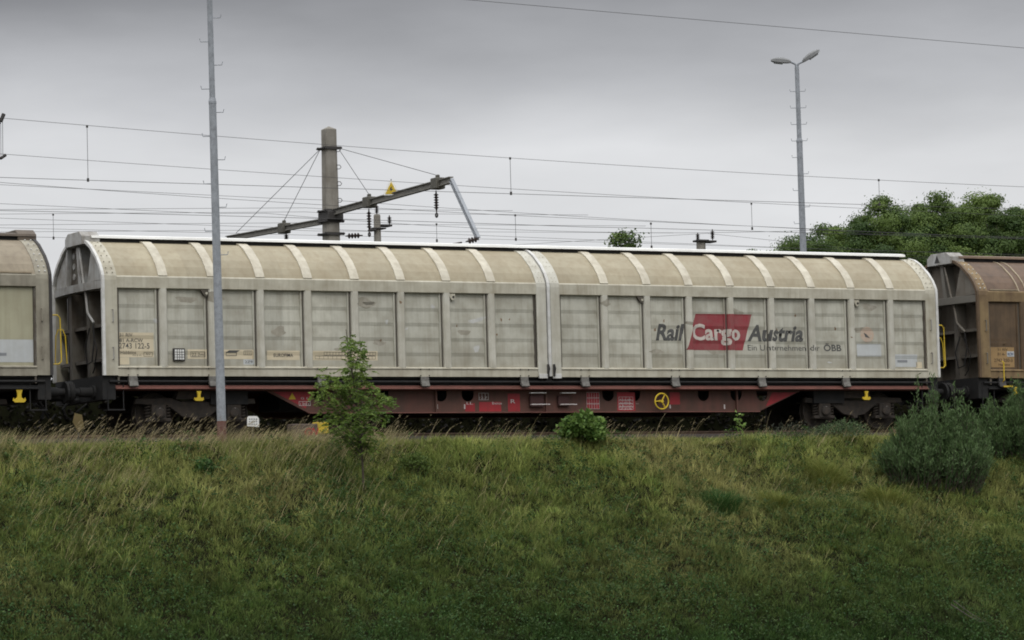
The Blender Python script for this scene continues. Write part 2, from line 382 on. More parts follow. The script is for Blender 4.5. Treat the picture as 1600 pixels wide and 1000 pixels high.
def rivets(mb, x0, x1, pts, r=.012, off=.05):
    for (y, z) in pts:
        for x in (x0, x1):
            mb.lathe([(r, 0), (r*.6, .012)], (x, y, z), (0, -1, .6), 6)
def make_end(root, xe, sgn, st):
    """wagon end at local x = xe; sgn -1 left end, +1 right end"""
    I = lambda d: xe-sgn*d                         # d metres inwards from the end
    out = [(p[0], p[1]) for p in RP]; full = out+[(W-p[0], p[1]) for p in RP[-2::-1]]
    m = MB().prism([(.009, 1.25)]+[(p[0]+.012, p[1]-.012) for p in out]+[(W-p[0]-.012, p[1]-.012) for p in RP[-2::-1]]+[(W-.009, 1.25)], I(.34), I(.38), 'x')
    wall = m.build('end_wall', st['end'], root)
    m = MB()                                       # corner posts and outer arches
    for s in (0, 1):
        f = (lambda y: y) if s == 0 else (lambda y: W-y)
        a, b_ = sorted((I(.0), I(.34)))
        path = SIDE; mm = MB(); strip(mm, path, a, b_, .012)
        mm.v = [(v[0], f(v[1]), v[2]) for v in mm.v]; m.add(mm.v, mm.f)
    m.builds('end_arch', st['arch'], root)
    m = MB()
    for s in (0, 1):
        f = (lambda y: y) if s == 0 else (lambda y: W-y)
        a, b_ = sorted((I(-.02), I(.045))); mm = MB(); strip(mm, SIDE, a, b_, .05, -.01)
        mm.v = [(v[0], f(v[1]), v[2]) for v in mm.v]; m.add(mm.v, mm.f)
    m.builds('arch_edge', st['edge'], root)
    # rivet plates on the arch
    m = MB()
    for j in range(0, 7):
        t = j/6*5.4+.6; i = int(t); f = t-i; y = RP[i][0]*(1-f)+RP[i+1][0]*f; z = RP[i][1]*(1-f)+RP[i+1][1]*f
        for d in (.12, .25):
            m.lathe([(.018, 0), (.012, .02)], (I(d), y-.028, z+.02), (0, -1, .7), 6)
    m.build('rivets', st['rivet'], root)
    lo, hi = sorted((I(-.07), I(.36)))
    hood = MB().prism([(1.0, 4.36), (1.0, 4.52), (1.2, 4.66), (1.75, 4.68), (1.95, 4.52), (1.95, 4.36)] if False else [(.95, 4.36), (.95, 4.55), (1.12, 4.66), (1.78, 4.66), (1.95, 4.55), (1.95, 4.36)], lo, hi, 'x')
    if sgn in st['hoods']: hood.build('roof_hood', st['hood'], root, bevel=.01)
    # belt across the end, slightly bowed
    n = 9; vs = []
    for i in range(n):
        t = i/(n-1); y = .06+t*(W-.12); bow = -.02+.1*math.sin(math.pi*t)
        for (d, z) in ((0, 3.33), (0, 3.50), (.12, 3.52), (.12, 3.31)): vs.append((I(d-bow), y, z))
    m = MB().add(vs, [(i*4+j, i*4+(j+1) % 4, i*4+4+(j+1) % 4, i*4+4+j) for i in range(n-1) for j in range(4)])
    m.build('end_belt', st['belt'], root)
    m = MB(); a, b_ = sorted((I(.02), I(.34)))
    def slab(y0, y1, z0, z1, yt0=None, yt1=None, a_=a, b2=b_):
        m.prism([(y0, z0), (y1, z0), (yt1 if yt1 is not None else y1, z1), (yt0 if yt0 is not None else y0, z1)], a_, b2, 'x')
    slab(1.28, 1.42, 3.52, 4.38, 1.42, 1.52); slab(2.14, 2.24, 3.52, 4.38, 2.02, 2.1)
    m.builds('end_post', st['belt'], root)
    c, d = sorted((I(.05), I(.09)))
    g0, g1 = sorted((I(.14), I(.18))); MB().prism([(1.42, 3.5), (2.2, 3.5), (2.06, 4.36), (1.52, 4.36)], g0, g1, 'x').build('vent_panel', st['end'], root)
    m = MB(); m.prism([(.08, 3.52), (.95, 3.52), (.72, 4.22), (.45, 4.08), (.16, 3.78)], c, d, 'x'); m.prism([(2.24, 3.52), (2.84, 3.52), (2.72, 3.8), (2.45, 4.08), (2.2, 4.25)], c, d, 'x')
    m.builds('end_plate', st['plate'], root)
    m = MB()
    for z in st.get('discs', (3.72, 3.95, 4.18)): m.lathe([(.07, 0), (.07, .02)], (I(.14), 1.93, z), (sgn, 0, 0), 14)
    if m.v: m.builds('vent_disc', st['plate'], root)
    m = MB()
    for z in st['endribs']: c2, d2 = sorted((I(.12), I(.34))); m.prism([(.07, z), (W-.07, z), (W-.07, z+.07), (.07, z+.07)], c2, d2, 'x')
    for y in (.9, 1.95): c2, d2 = sorted((I(.06), I(.34))); m.prism([(y, 1.28), (y+.16, 1.28), (y+.16, 3.33), (y, 3.33)], c2, d2, 'x')
    m.builds('end_stiffener', st['endrib'], root)
    m = MB().tube([(I(.02), 1.32, 4.30), (I(-.0), 1.05, 3.5), (I(.0), .93, 3.2), (I(.0), .86, 2.85), (I(.02), .55, 2.6)], .028, 8); m.build('lever_rod', st['plate'], root, smooth=True)
    m = MB().tube([(I(0), .55, 2.6), (I(-.02), .45, 2.2), (I(-.04), .55, 1.75), (I(-.05), .8, 1.7), (I(-.05), .9, 2.1), (I(0), .75, 2.5)], .018, 6)
    m.tube([(I(.02), .62, 2.45), (I(-.02), .3, 2.0), (I(-.03), .42, 1.62), (I(.0), .6, 1.5)], .014, 6); m.builds('brake_hose', black_m, root, smooth=True)
    # buffers and coupling
    for y in (.58, 2.32):
        m = MB().lathe([(.16, 0), (.16, .05), (.11, .06), (.11, .34), (.085, .35), (.085, .50), (.23, .505), (.24, .55), (.2, .6)], (I(.0), y, 1.08), (sgn, 0, 0), 20); m.build('buffer', black_m, root, smooth=False)
    m = MB().box(*sorted((I(.0), I(.3))), .06, W-.06, .9, 1.425); m.build('headstock', st['head'], root)
    m = MB().tube([(I(0), 1.45, .95), (I(-.25), 1.45, .93), (I(-.38), 1.45, .75), (I(-.3), 1.45, .55)], .04, 6); m.tube([(I(0), 1.0, .85), (I(-.2), 1.0, .7), (I(-.35), 1.05, .5), (I(-.5), 1.1, .62)], .025, 6)
    m.builds('coupling', black_m, root, smooth=True)
    # corner step
    m = MB(); c2, d2 = sorted((I(.1), I(.5))); m.box(c2, d2, .02, .3, .66, .69)
    for x in (c2+.02, d2-.02): m.tube([(x, .06, .68), (x, .06, 1.28)], .015, 6)
    m.build('corner_step', black_m, root)
    # grab handles on the end post
    for z in (2.72, 1.9):
        m = MB().tube([(I(.22), -.02, z-.13), (I(.22), -.075, z-.13), (I(.22), -.075, z+.13), (I(.22), -.02, z+.13)], .013, 6); m.build('grab_handle', st['belt'], root)
    if sgn > 0:
        m = MB().tube([(I(0), .03, 2.72), (I(-.16), .03, 2.72), (I(-.22), .03, 2.66), (I(-.24), .03, 1.72), (I(-.17), .03, 1.66), (I(0), .03, 1.66)], .014, 8)
        m.tube([(I(-.28), .5, 1.70), (I(-.30), .5, 2.3), (I(-.36), .5, 2.44), (I(-.46), .5, 2.44), (I(-.52), .5, 2.3), (I(-.55), .5, 1.7)], .014, 8)
        m.build('yellow_handrail', yel_m, root, smooth=True)

def make_bogie(root, xc):
    bg_ = empty('bogie', (xc, 1.45, 0), None, None); bg_.parent = root
    for k in ('label', 'category'):
        if k in bg_: del bg_[k]
    for sx in (-.9, .9):
        m = MB()
        for sy in (-1, 1):
            y = .75*sy
            m.lathe([(.46, -.01), (.46, .10), (.43, .115), (.40, .09), (.16, .045), (.13, .15), (.10, .15)], (sx, y-.0, .612), (0, sy, 0), 32)
            m.lathe([(.49, -.035), (.49, -.01), (.46, -.009)], (sx, y, .612), (0, sy, 0), 32)
        m.tube([(sx, -.8, .612), (sx, .8, .612)], .08, 12)
        m.build('wheelset', bogie_m, bg_, smooth=False)
        for sy in (-1, 1):
            y0 = 1.02*sy
            m = MB().box(sx-.17, sx+.17, y0-.12, y0+.12, .45, .80); m.lathe([(.12, 0), (.12, .05), (.07, .07)], (sx, y0+.12*sy, .612), (0, sy, 0), 16)
            m.prism([(sx-.30, .42), (sx+.30, .42), (sx+.30, .50), (sx-.30, .50)], y0-.1, y0+.1)
            m.build('axle_box', bogie_m, bg_, bevel=.015)
            for d in (-.235, .235):
                m = MB()
                pts = [(sx+d+.062*math.cos(a), y0+.062*math.sin(a), .50+.30*a/(2*math.pi*4.5)) for a in np.linspace(0, 2*math.pi*4.5, 60)]
                m.tube(pts, .016, 6); m.build('coil_spring', bogie_m, bg_, smooth=True)
    for sy in (-1, 1):
        y0 = 1.02*sy
        top = [(-1.45, .82), (-1.42, .93), (-.6, .95), (-.35, .86), (.35, .86), (.6, .95), (1.42, .93), (1.45, .82)]
        bot = [(1.2, .80), (.68, .78), (.5, .66), (.32, .53), (0, .48), (-.32, .53), (-.5, .66), (-.68, .78), (-1.2, .80)]
        m = MB().prism(top+bot, y0-.06, y0+.06); m.build('side_frame', bogie_m, bg_, bevel=.012)
        m = MB()
        for k, (hw, z) in enumerate(((.62, .74), (.5, .70), (.38, .66))):
            pts = [(-hw, z+.06), (0, z-.06), (hw, z+.06)]
        m = MB().prism([(-.5, .92), (.5, .92), (.42, 1.1), (-.42, 1.1)], y0-.11, y0+.11); m.box(-.06, .06, y0+.06*sy-.05, y0+.06*sy+.05, .44, .5)
        m.build('side_bearer', bogie_m, bg_)
    m = MB().box(-.3, .3, -1.0, 1.0, .62, .9); m.build('bolster', bogie_m, bg_)
    m = MB()
    for sx in (-.9, .9):
        m.box(sx-.045, sx+.045, -1.195, -1.185, .60, .63); m.box(sx-.012, sx+.012, -1.197, -1.187, .66, .72); m.box(sx-.01, sx+.016, -1.197, -1.187, .52, .56)
    m.build('axle_mark', mark_m, bg_)
    return bg_

def make_wagon(x0, st, label):
    root = empty('covered_wagon', (x0, 0, 0), label, 'railway wagon')
    # floor and core
    m = MB().box(.3, LEN-.3, .2, W-.2, 1.16, 1.42); m.build('floor_frame', black_m, root)
    m = MB().tube([(.15, .03, 1.29), (LEN-.15, .03, 1.29)], .032, 10); m.tube([(.15, W-.03, 1.29), (LEN-.15, W-.03, 1.29)], .032, 10)
    m.box(.05, LEN-.05, .07, .17, 1.352, 1.40); m.builds('guide_rail', st['rail'], root)
    m = MB().prism([(-.0, 1.125), (-.0, 1.15), (.06, 1.165), (.06, 1.205), (.10, 1.215), (.35, 1.215), (.35, 1.10), (.10, 1.11)], .3, LEN-.3, 'x')
    m.prism([(W, 1.125), (W, 1.16), (W-.1, 1.205), (W-.35, 1.205), (W-.35, 1.10)], .3, LEN-.3, 'x'); m.builds('sole_bar', st['sole'], root)
    # trapezoid longitudinal beam with round lightening holes opening under the flange
    holes = st['holes']
    for yb in (.27, W-.27):
        bot_ = [(3.95, 1.11), (5.02, .60), (17.05, .60), (18.32, 1.11)]
        topl = []
        for hx, hr in sorted(holes, reverse=True):
            topl += [(hx+hr*math.cos(a), 1.0-hr*1.0*math.sin(a) if math.sin(a) > 0 else 1.0) for a in np.linspace(0, math.pi, 11)] if False else \
                    [(hx+hr, 1.11)]+[(hx+hr*math.cos(a), 1.0-hr*.95*math.sin(a)) for a in np.linspace(0, math.pi, 11)]+[(hx-hr, 1.11)]
        bm_ = MB().prism(bot_+topl, yb-.006, yb+.006); o = bm_.build('main_beam', st['beam'], root)
    m = MB()
    for yb in (.27, W-.27): m.box(5.02, 17.05, yb-.07, yb+.07, .588, .604)
    m.builds('beam_flange', st['sole'], root)
    m = MB().box(4.6, 17.4, .9, 2.0, .7, 1.1); m.build('centre_sill', black_m, root)
    make_bogie(root, 2.32); make_bogie(root, LEN-2.32)
    core = [(.14, 1.41), (.14, 3.5), (.35, 3.9), (.7, 4.15), (1.1, 4.3)]; MB().prism(core+[(W-p[0], p[1]) for p in core[::-1]], .42, LEN-.42, 'x').build('sky_block_core', black_m, root)  # black core added so sky does not show through the hollow wagon
    # roof ridge cap
    m = MB().prism([(.93, 4.505), (.95, 4.56), (1.1, 4.59), (1.8, 4.59), (1.95, 4.56), (1.97, 4.505)], st['cap'][0], st['cap'][1], 'x'); m.build('ridge_cap', st['capm'], root)
    m = MB().box(.36, LEN-.36, 1.0, 1.9, 4.36, 4.506); m.build('ridge_shadow_channel', black_m, root)  # black strip standing in for the shadow under the overhanging cap
    # doors
    dA = make_door(root, .34, 10.80, PCA, st); dB = make_door(root, 11.42, LEN-.34, PCB, st)
    for d in (dA, dB):
        c = d.copy(); COL.objects.link(c); c.parent = root; c.scale = (1, -1, 1); c.location = (0, W, 0)
        for k in kids(d):
            kk = k.copy(); COL.objects.link(kk); kk.parent = c
    # centre joint
    m = MB(); mm = strip(MB(), SIDE, 10.80, 11.05, .02); m.add(mm.v, mm.f); mm = strip(MB(), SIDE, 11.17, 11.42, .02); m.add(mm.v, mm.f); m.builds('door_edge_strip', st['pillar'], root)
    m = MB(); mm = strip(MB(), SIDE, 11.075, 11.145, .05); m.add(mm.v, mm.f); m.build('centre_post', st['edge'], root)
    m = MB(); m.box(11.04, 11.18, .02, .3, 1.3, 3.5); m.build('centre_gap', black_m, root)
    m = MB()
    for xx in (10.82, 11.19): m.box(xx, xx+.22, -.05, .0, 1.37, 1.48)
    m.builds('joint_foot', st['edge'], root, bevel=.005)
    m = MB()
    for xx in (11.03, 11.19): m.box(xx, xx+.035, -.085, -.02, 1.42, 1.70); m.tube([(xx+.02, -.09, 1.5), (xx+.02, -.13, 1.6), (xx+.02, -.09, 1.68)], .012, 6)
    m.builds('door_latch', iron_m, root)
    m = MB()
    for j in range(7):
        t = j/6*5.4+.3; i = int(t); f = t-i; y = RP[i][0]*(1-f)+RP[i+1][0]*f; z = RP[i][1]*(1-f)+RP[i+1][1]*f
        for xx in (10.88, 10.97, 11.25, 11.34): m.lathe([(.009, 0), (.006, .012)], (xx, y-.018, z+.016), (0, -1, .7), 6)
    m.build('rivets', st['rivet'], root)
    make_end(root, 0, -1, st); make_end(root, LEN, 1, st)
    # brackets that carry the doors
    for xw in st['brackets']:
        m = MB().prism([(-.03, 1.40), (.03, 1.42), (.03, 1.26), (-.07, 1.17), (-.09, 1.19), (-.04, 1.3)], xw-.10, xw+.10, 'x'); m.build('door_bracket', st['brk'], root)
    m = MB()
    for xw in st['brackets']:
        for d in (-.11, .11):
            for z in (1.43, 1.575): m.lathe([(.016, 0), (.012, .02)], (xw+d, -.03, z), (0, -1, 0), 6)
    m.build('bolts', iron_m, root)
    return root, dA, dB
base = dict(panel=panel_m, frame=frame_m, pillar=pillar_m, roof=roof_m, rib=rib_m, louvre=True, roofribs=True, end=darkend_m, arch=frame_m, edge=white_m, rivet=frame_m,
            hood=greyend_m, belt=greyend_m, plate=greyend_m, endribs=(1.75, 2.5), endrib=darkend_m, head=black_m, rail=black_m, sole=redtop_m, beam=red_m, capm=cap_m, cap=(.16, LEN-.22), hoods=(-1,),
            holes=[(x+1.43, .155) for x in (3.88, 5.45, 6.95, 7.65, 11.4, 12.13, 14.05, 14.98, 15.72)], brackets=[x+1.43 for x in (-.75, 1.15, 3.8, 6.4, 9.0, 10.62, 13.1, 15.55, 18.0)], brk=mat('galv_bracket', (.15, .145, .13), .6, (.06, .05, .045), .8, 8))
X0 = -1.43
main, dA, dB = make_wagon(X0, base, 'cream grey covered wagon in the middle with red underframe and red parallelogram logo')

# lettering and plates on the main wagon (x in world metres, converted to local)
lx = lambda x: x-X0
T = lambda body, x, z, h, wd, m=ink_m, door=dB, pcs=PCB, lift=.004, bold=.0, shear=0, name='lettering', slope=0: \
    drape(text_bm(body, h, bold, shear), lx(x), z, name, m, door, pcs, lift, width=wd, slope=slope)
o = drape(poly_bm([(lx(13.46), 2.06), (lx(15.07), 2.06), (lx(15.36), 2.93), (lx(13.77), 2.93)]), 0, 0, 'logo_panel', logored_m, dB, PCB, .003)
T('Rail', 12.63, 2.30, .37, .80, bold=.034, shear=.25)
T('Cargo', 13.64, 2.31, .37, 1.37, m=logow_m, lift=.007, bold=.03, shear=.0)
T('Austria', 15.21, 2.30, .37, 1.62, bold=.034, shear=.25)
T('Ein Unternehmen der', 15.22, 2.06, .14, 2.08, bold=.0)
T('ÖBB', 17.42, 2.06, .155, .52, bold=.022)
def plate(x0, x1, z0, z1, m=tan_m, door=dA, pcs=PCA, name='sign_plate', lift=.002): return drape(rect_bm(lx(x0), lx(x1), z0, z1), 0, 0, name, m, door, pcs, lift)
def fr(x0, x1, z0, z1, t=.012, a=0, b_=0, m=ink_m, door=dA, pcs=PCA): return drape(frame_bm(lx(x0), lx(x1), z0, z1, t, a, b_), 0, 0, 'lettering', m, door, pcs, .006)
TA = lambda body, x, z, h, wd, m=ink_m, lift=.006, **k: T(body, x, z, h, wd, m, dA, PCA, lift, **k)
plate(-1.04, -.22, 1.82, 2.36); plate(-1.04, -.8, 1.66, 1.815)
TA('31 RIV', -1.02, 2.27, .075, .30); TA('81 A-RCW', -1.02, 2.15, .08, .55, bold=.01); TA('2743 122-5', -1.04, 2.01, .12, .72, bold=.008); TA('Habbiins', -1.0, 1.89, .07, .36)
TA('RIV', -.40, 1.87, .04, .1); fr(-.46, -.25, 1.84, 1.93, .008); TA('23.2 m', -.72, 1.85, .035, .2)
plate(.58, 1.06, 1.79, 2.0); TA('22.2m', .68, 1.85, .075, .28); fr(.65, .99, 1.83, 1.95, .008)
plate(1.40, 2.16, 1.79, 2.0); fr(1.50, 1.76, 1.86, 1.94, .012); drape(poly_bm([(lx(1.50), 1.94), (lx(1.58), 1.985), (lx(1.84), 1.985), (lx(1.76), 1.94)]), 0, 0, 'lettering', ink_m, dA, PCA, .005)
fr(1.93, 2.13, 1.88, 1.98, .008, 3); plate(1.92, 2.17, 1.67, 1.785, m=greyp_m, name='sticker'); TA('2Z9', 1.95, 1.70, .06, .19)
plate(2.5, 3.3, 1.775, 1.985); TA('EUROFIMA', 2.66, 1.845, .075, .48, bold=.012)
plate(3.62, 5.25, 1.775, 1.985); fr(3.68, 4.55, 1.80, 1.875, .008, 7); fr(3.9, 4.5, 1.885, 1.965, .008, 7); fr(4.85, 5.2, 1.80, 1.875, .008, 3); fr(4.98, 5.2, 1.885, 1.965, .008, 2); TA('+ 22 t', 4.56, 1.81, .06, .24)
drape(poly_bm([(lx(18.72)+.2*math.cos(a), 2.47+.19*math.sin(a)) for a in np.linspace(0, 2*math.pi, 25)[:-1]]), 0, 0, 'faded_round_mark', mat('faded_orange', (.44, .33, .25), .6, (.40, .38, .32), .7, 6), dB, PCB, .003)
drape(poly_bm([(lx(18.62), 2.52), (lx(18.66), 2.41), (lx(18.80), 2.38), (lx(18.70), 2.48)]), 0, 0, 'lettering', ink_m, dB, PCB, .006)
plate(18.40, 19.12, 1.935, 2.24, m=greyp_m, door=dB, pcs=PCB, name='repaint_patch'); plate(19.53, 20.2, 1.68, 1.99, m=greyp_m, door=dB, pcs=PCB, name='repaint_patch')
plate(19.60, 19.90, 1.79, 1.85, m=mat('grey_print', (.22, .23, .24)), door=dB, pcs=PCB, name='lettering', lift=.006); plate(20.16, 20.34, 1.65, 1.80, door=dB, pcs=PCB)
# scuffs
for (x, z, a, b_) in ((7.85, 2.72, .22, .06), (7.8, 2.05, .07, .1), (6.0, 2.5, .05, .03), (5.5, 2.65, .03, .07)):
    drape(poly_bm([(lx(x)+a*math.cos(t)*(1+.3*math.sin(3*t)), z+b_*math.sin(t)*(1+.3*math.cos(2*t))+.25*a*math.cos(t)) for t in np.linspace(0, 2*math.pi, 17)[:-1]]), 0, 0, 'paint_scuff', mat('scuffed_paint', (.47, .47, .45), .6, (.40, .40, .36), .8, 10), dA, PCA, .002)
sm_ = [mat('scuffed_paint', (.47, .47, .45)), mat('rust_spot', (.16, .095, .05), .7, (.3, .24, .17), .7, 20), mat('grime_smear', (.27, .25, .20), .7, (.38, .36, .30), .8, 5)]
rs = random.Random(3)
for k in range(34):
    dr, pcs, a0 = (dA, PCA, .5) if k % 2 else (dB, PCB, 11.7); x = a0+rs.random()*9.9; z = rs.uniform(1.75, 3.2); kind = rs.choice((0, 1, 1, 2, 2)); a, b_ = ((.05, .03), (.022, .03), (.20, .07))[kind]; a *= rs.uniform(.5, 1.4); b_ *= rs.uniform(.5, 1.6); ph = rs.random()*6
    drape(poly_bm([(x+a*math.cos(t)*(1+.3*math.sin(3*t+ph)), z+b_*math.sin(t)*(1+.35*math.cos(2*t+ph))) for t in np.linspace(0, 2*math.pi, 15)[:-1]]), 0, 0, ('paint_scuff', 'rust_spot', 'grime_smear')[kind], sm_[kind], dr, pcs, .0015)
# label holder (wire card rack)
m = MB().box(lx(.22), lx(.50), -.005, .06, 1.74, 2.02); h = m.build('card_holder', iron_m, main, bevel=.01)
m = MB().box(lx(.25), lx(.47), -.012, -.006, 1.77, 1.99); m.build('card', cap_m, h)
m = MB()
for i in range(1, 4): m.box(lx(.25+.055*i)-.004, lx(.25+.055*i)+.004, -.02, -.013, 1.77, 1.99); m.box(lx(.25), lx(.47), -.02, -.013, 1.77+.055*i-.004, 1.77+.055*i+.004)
m.build('card_grid', iron_m, h)
# lifting eyes in panel corners
for u, v in ((319, 457), (705, 463), (1000, 467), (1337, 474)):
    p = at(u, v, 0); x = lx(p.x)
    m = MB().prism([(x-.09, 3.31), (x+.09, 3.31), (x+.09, 3.20), (x+.05, 3.16), (x-.0, 3.17)], -.02, .05); e_ = m.build('lifting_eye', shade_eye_m if u < 1300 and u != 705 else frame_m, main)
    m = MB().lathe([(.028, 0), (.028, .008)], (x+.045, -.021, 3.235), (0, -1, 0), 12); m.build('eye_hole', frame_m if u < 1300 and u != 705 else iron_m, e_)
# marks on the main beam
yb = .262
def bmark(bm, m, name='beam_marking', y=yb): return drape(bm, 0, 0, name, m, main, [], 0, flat=y)
P = lambda u, v: (at(u, v, .26).x-X0, at(u, v, .26).z)
def bp(u0, v0, u1, v1, m=redpatch_m, y=yb, name='red_patch'):
    a = P(u0, v1); b_ = P(u1, v0); return bmark(rect_bm(a[0], b_[0], a[1], b_[1]), m, name, y)
bp(727, 630, 742, 643); bp(749, 628, 783, 643); bp(794, 615, 812, 643); bp(917, 613, 936, 639); bp(965, 613, 992, 642); bp(1047, 613, 1062, 632)
a = P(1216, 614); b1 = P(1244, 614)
bmark(poly_bm([(17.25, .72), (17.5, .80), (18.15, 1.06), (17.45, 1.06)]), redpatch_m, 'red_patch'); bmark(poly_bm([(4.15, 1.08), (4.95, .70), (5.1, 1.08)]), redpatch_m, 'red_patch')
def bt(s, u, v, h, wpx):
    q = P(u, v); wd = P(u+wpx, v)[0]-q[0]; bm = text_bm(s, h); drape(bm, q[0], q[1], 'beam_marking', mark_m, main, [], 0, flat=yb-.006, width=wd)
def bf(u0, v0, u1, v1, nx_, t=.009):
    a = P(u0, v1); b_ = P(u1, v0); drape(frame_bm(a[0], b_[0], a[1], b_[1], t, nx_), 0, 0, 'beam_marking', mark_m, main, [], 0, flat=yb-.005)
bf(748, 614, 763, 625, 2); bt('12.7', 749, 623, .05, 12); bt('Bremse', 769, 632, .06, 15); bt('R', 798, 630, .09, 7); bt('LL', 729, 632, .06, 10)
bf(917, 613, 936, 639, 4, .006); bf(917, 621, 936, 622.5, 0, .006); bf(917, 630, 936, 631.5, 0, .006)
bf(967, 620, 989, 640, 3); bf(967, 625, 989, 626.5, 0, .006); bf(967, 630, 989, 631.5, 0); bf(967, 635, 989, 636.5, 0)
for i, s in enumerate(('REV BB', '6 REV', '15 11', '+3M')): bt(s, 968.5, 625.6+i*4.9, .035, 18)
bt('1', 682, 639, .11, 2); bt('1', 725, 639, .11, 2); bt('1', 1131, 639, .11, 2); bt('1', 1046, 638, .09, 2); bt('—', 993, 632, .05, 5)
bt('G 1', 470, 624, .05, 10); bf(467, 627, 485, 634, 2); bt('1 30 t', 469, 633, .05, 14)
q = P(456, 624); bmark(poly_bm([(q[0]-.08, q[1]), (q[0]+.1, q[1]), (q[0]+.01, q[1]+.15)]), yel_m, 'warning_triangle', yb-.006)
# handwheel, brake levers
hw = at(1034, 627, .0); m = MB().ring((lx(hw.x), 0, hw.z), .185, .018); 
for k in range(3):
    a = R(-60+120*k) if True else 0; m.tube([(lx(hw.x), .0, hw.z), (lx(hw.x)+.185*math.cos(a-R(60)+R(60)), 0, hw.z+.185*math.sin(a))], .016, 6)
m.lathe([(.04, -.03), (.04, .1)], (lx(hw.x), 0, hw.z), (0, 1, 0), 10)
m.build('handwheel', yel_m, main, smooth=True)
m = MB().tube([(lx(hw.x), .05, hw.z), (lx(hw.x), .3, hw.z)], .03, 8); m.build('wheel_shaft', iron_m, main)
for u, v, ww in ((824, 614.5, 24), (872, 614.5, 22), (826, 632.5, 28), (872, 632.5, 24)):
    a = P(u, v); b_ = P(u+ww, v); m = MB().tube([(a[0], .16, a[1]), (a[0], .1, a[1]), (b_[0], .1, a[1]), (b_[0], .2, a[1])], .013, 6); m.build('brake_lever', white_m if v < 620 else mark_m, main)
m = MB(); a = P(826, 620); m.box(a[0], a[0]+.36, .18, .25, .72, 1.0); m.box(a[0]+.75, a[0]+1.05, .18, .25, .74, .98); m.builds('brake_box', mat('dark_red_box', (.05, .022, .02), .7), main, bevel=.01)
for u in (680, 852, 1150):
    a = P(u, 620); m = MB().box(a[0]-.02, a[0]+.02, .2, .262, .606, 1.1); m.build('beam_stiffener', red_m, main)
def hook(root, x, s=1.0):
    y0, y1 = .02, .06
    pts = [(-.085, .18), (.085, .18), (.05, .06), (.055, -.02), (.13, -.07), (.155, -.02), (.17, -.1), (.12, -.145), (-.12, -.145), (-.17, -.1), (-.155, -.02), (-.13, -.07), (-.055, -.02), (-.05, .06)]
    MB().prism([(x+p[0]*s, .96+p[1]*s) for p in pts], y0, y1).build('tow_hook', yel_m, root)
hook(main, lx(at(311, 619, .03).x), .66); hook(main, lx(at(1354, 619, .03).x), .66)
m = MB(); 
for x in (3.1, 19.13):
    m.box(x-.45, x+.45, .3, .6, .80, 1.1)
m.builds('brake_cylinder', black_m, main)

# left neighbour
stL = dict(base); stL.update(hoods=(-1, 1), panel=lw_m, frame=lwf_m, pillar=lwf_m, roof=mat('brownish_roof', (.27, .23, .165), .6, (.15, .12, .085), .6, .8, True), rib=bredge_m, louvre=False, roofribs=False, arch=lwf_m, edge=iron_m, rivet=white_m, hood=lwroof_m, capm=lwroof_m,
                             cap=(.1, LEN+.05), sole=black_m, beam=red_m, holes=base['holes'], brk=iron_m, roofname=0, belt=lwf_m)
XL = -2.62-LEN
left, lA, lB = make_wagon(XL, stL, 'cream wagon with brown roof cap and yellow tow hook, cut off by the left edge')
hook(left, at(30, 605, .03).x-XL, .85)
wl = lambda x: x-XL
o = drape(rect_bm(wl(-5.2), wl(-2.98), 1.70, 2.60), 0, 0, 'repaint_patch', greyp_m, lB, [], .004, on=False)
drape(rect_bm(wl(-4.3), wl(-3.62), 1.84, 1.90), 0, 0, 'lettering', mat('grey_print', (.2, .2, .2)), lB, [], .008, on=False)
drape(poly_bm([(wl(-4.02)+.1*math.cos(a), 2.25+.1*math.sin(a)) for a in np.linspace(0, 2*math.pi, 17)[:-1]]), 0, 0, 'faded_round_mark', mat('faded_orange', (.44, .33, .25)), lB, [], .008, on=False)
# right neighbour
stR = dict(base); stR.update(hoods=(-1, 1), discs=(), panel=brown_m, frame=brframe_m, pillar=brown_m, roof=brroof_m, rib=bredge_m, louvre=False, roofribs=False, arch=brframe_m, edge=brown_m, rivet=white_m, hood=greyend_m,
                             capm=mat('brown_ridge', (.16, .11, .07), .6, (.08, .05, .04), .5, 2), cap=(.2, LEN-.1), sole=black_m, beam=red_m, brk=iron_m, end=mat('brown_end_plate', (.15, .13, .105), .7, (.07, .055, .04), .7, 1.5, True),
                             plate=mat('brown_end_plate2', (.17, .155, .13), .7, (.09, .07, .05), .7, 1.5, True), belt=mat('brown_end_rib', (.15, .14, .12), .7), endrib=mat('brown_end_rib2', (.13, .115, .095), .7, (.06, .05, .04), .6, 2), endribs=(1.95, 2.6))
XR = 22.05
right, rA, rB = make_wagon(XR, stR, 'brown grimy covered wagon at the right edge with grey hood on its roof end')
rl = lambda x: x-XR
R_ = lambda bm, name, m, lift, pcs=PCA: drape(bm, 0, 0, name, m, rA, pcs, lift, on=False)
R_(rect_bm(rl(22.42), rl(23.2), 1.68, 2.45), 'sign_plate', orange_m, .004)
R_(rect_bm(rl(23.62), rl(24.3), 1.68, 2.9), 'sign_plate', mat('ochre_patch', (.40, .31, .17), .6, (.3, .22, .12), .5, 2, True), .004)
R_(rect_bm(rl(23.62), rl(24.3), 2.905, 3.2), 'sign_plate', orange_m, .004)
stamp = mat('brown_print', (.10, .065, .035))
for s, x, z, h_, wd in (('RIV EUROP', 22.48, 2.34, .07, .6), ('SNCB NMBS A', 22.48, 2.22, .07, .66), ('31 RIV', 22.68, 2.10, .06, .32), ('81 A-', 22.68, 1.98, .07, .24), ('2743 250-3', 22.56, 1.82, .08, .58), ('Habbins', 22.70, 1.72, .06, .35)):
    drape(text_bm(s, h_, .01), rl(x), z, 'lettering', stamp, rA, PCA, .009, on=False, width=wd)
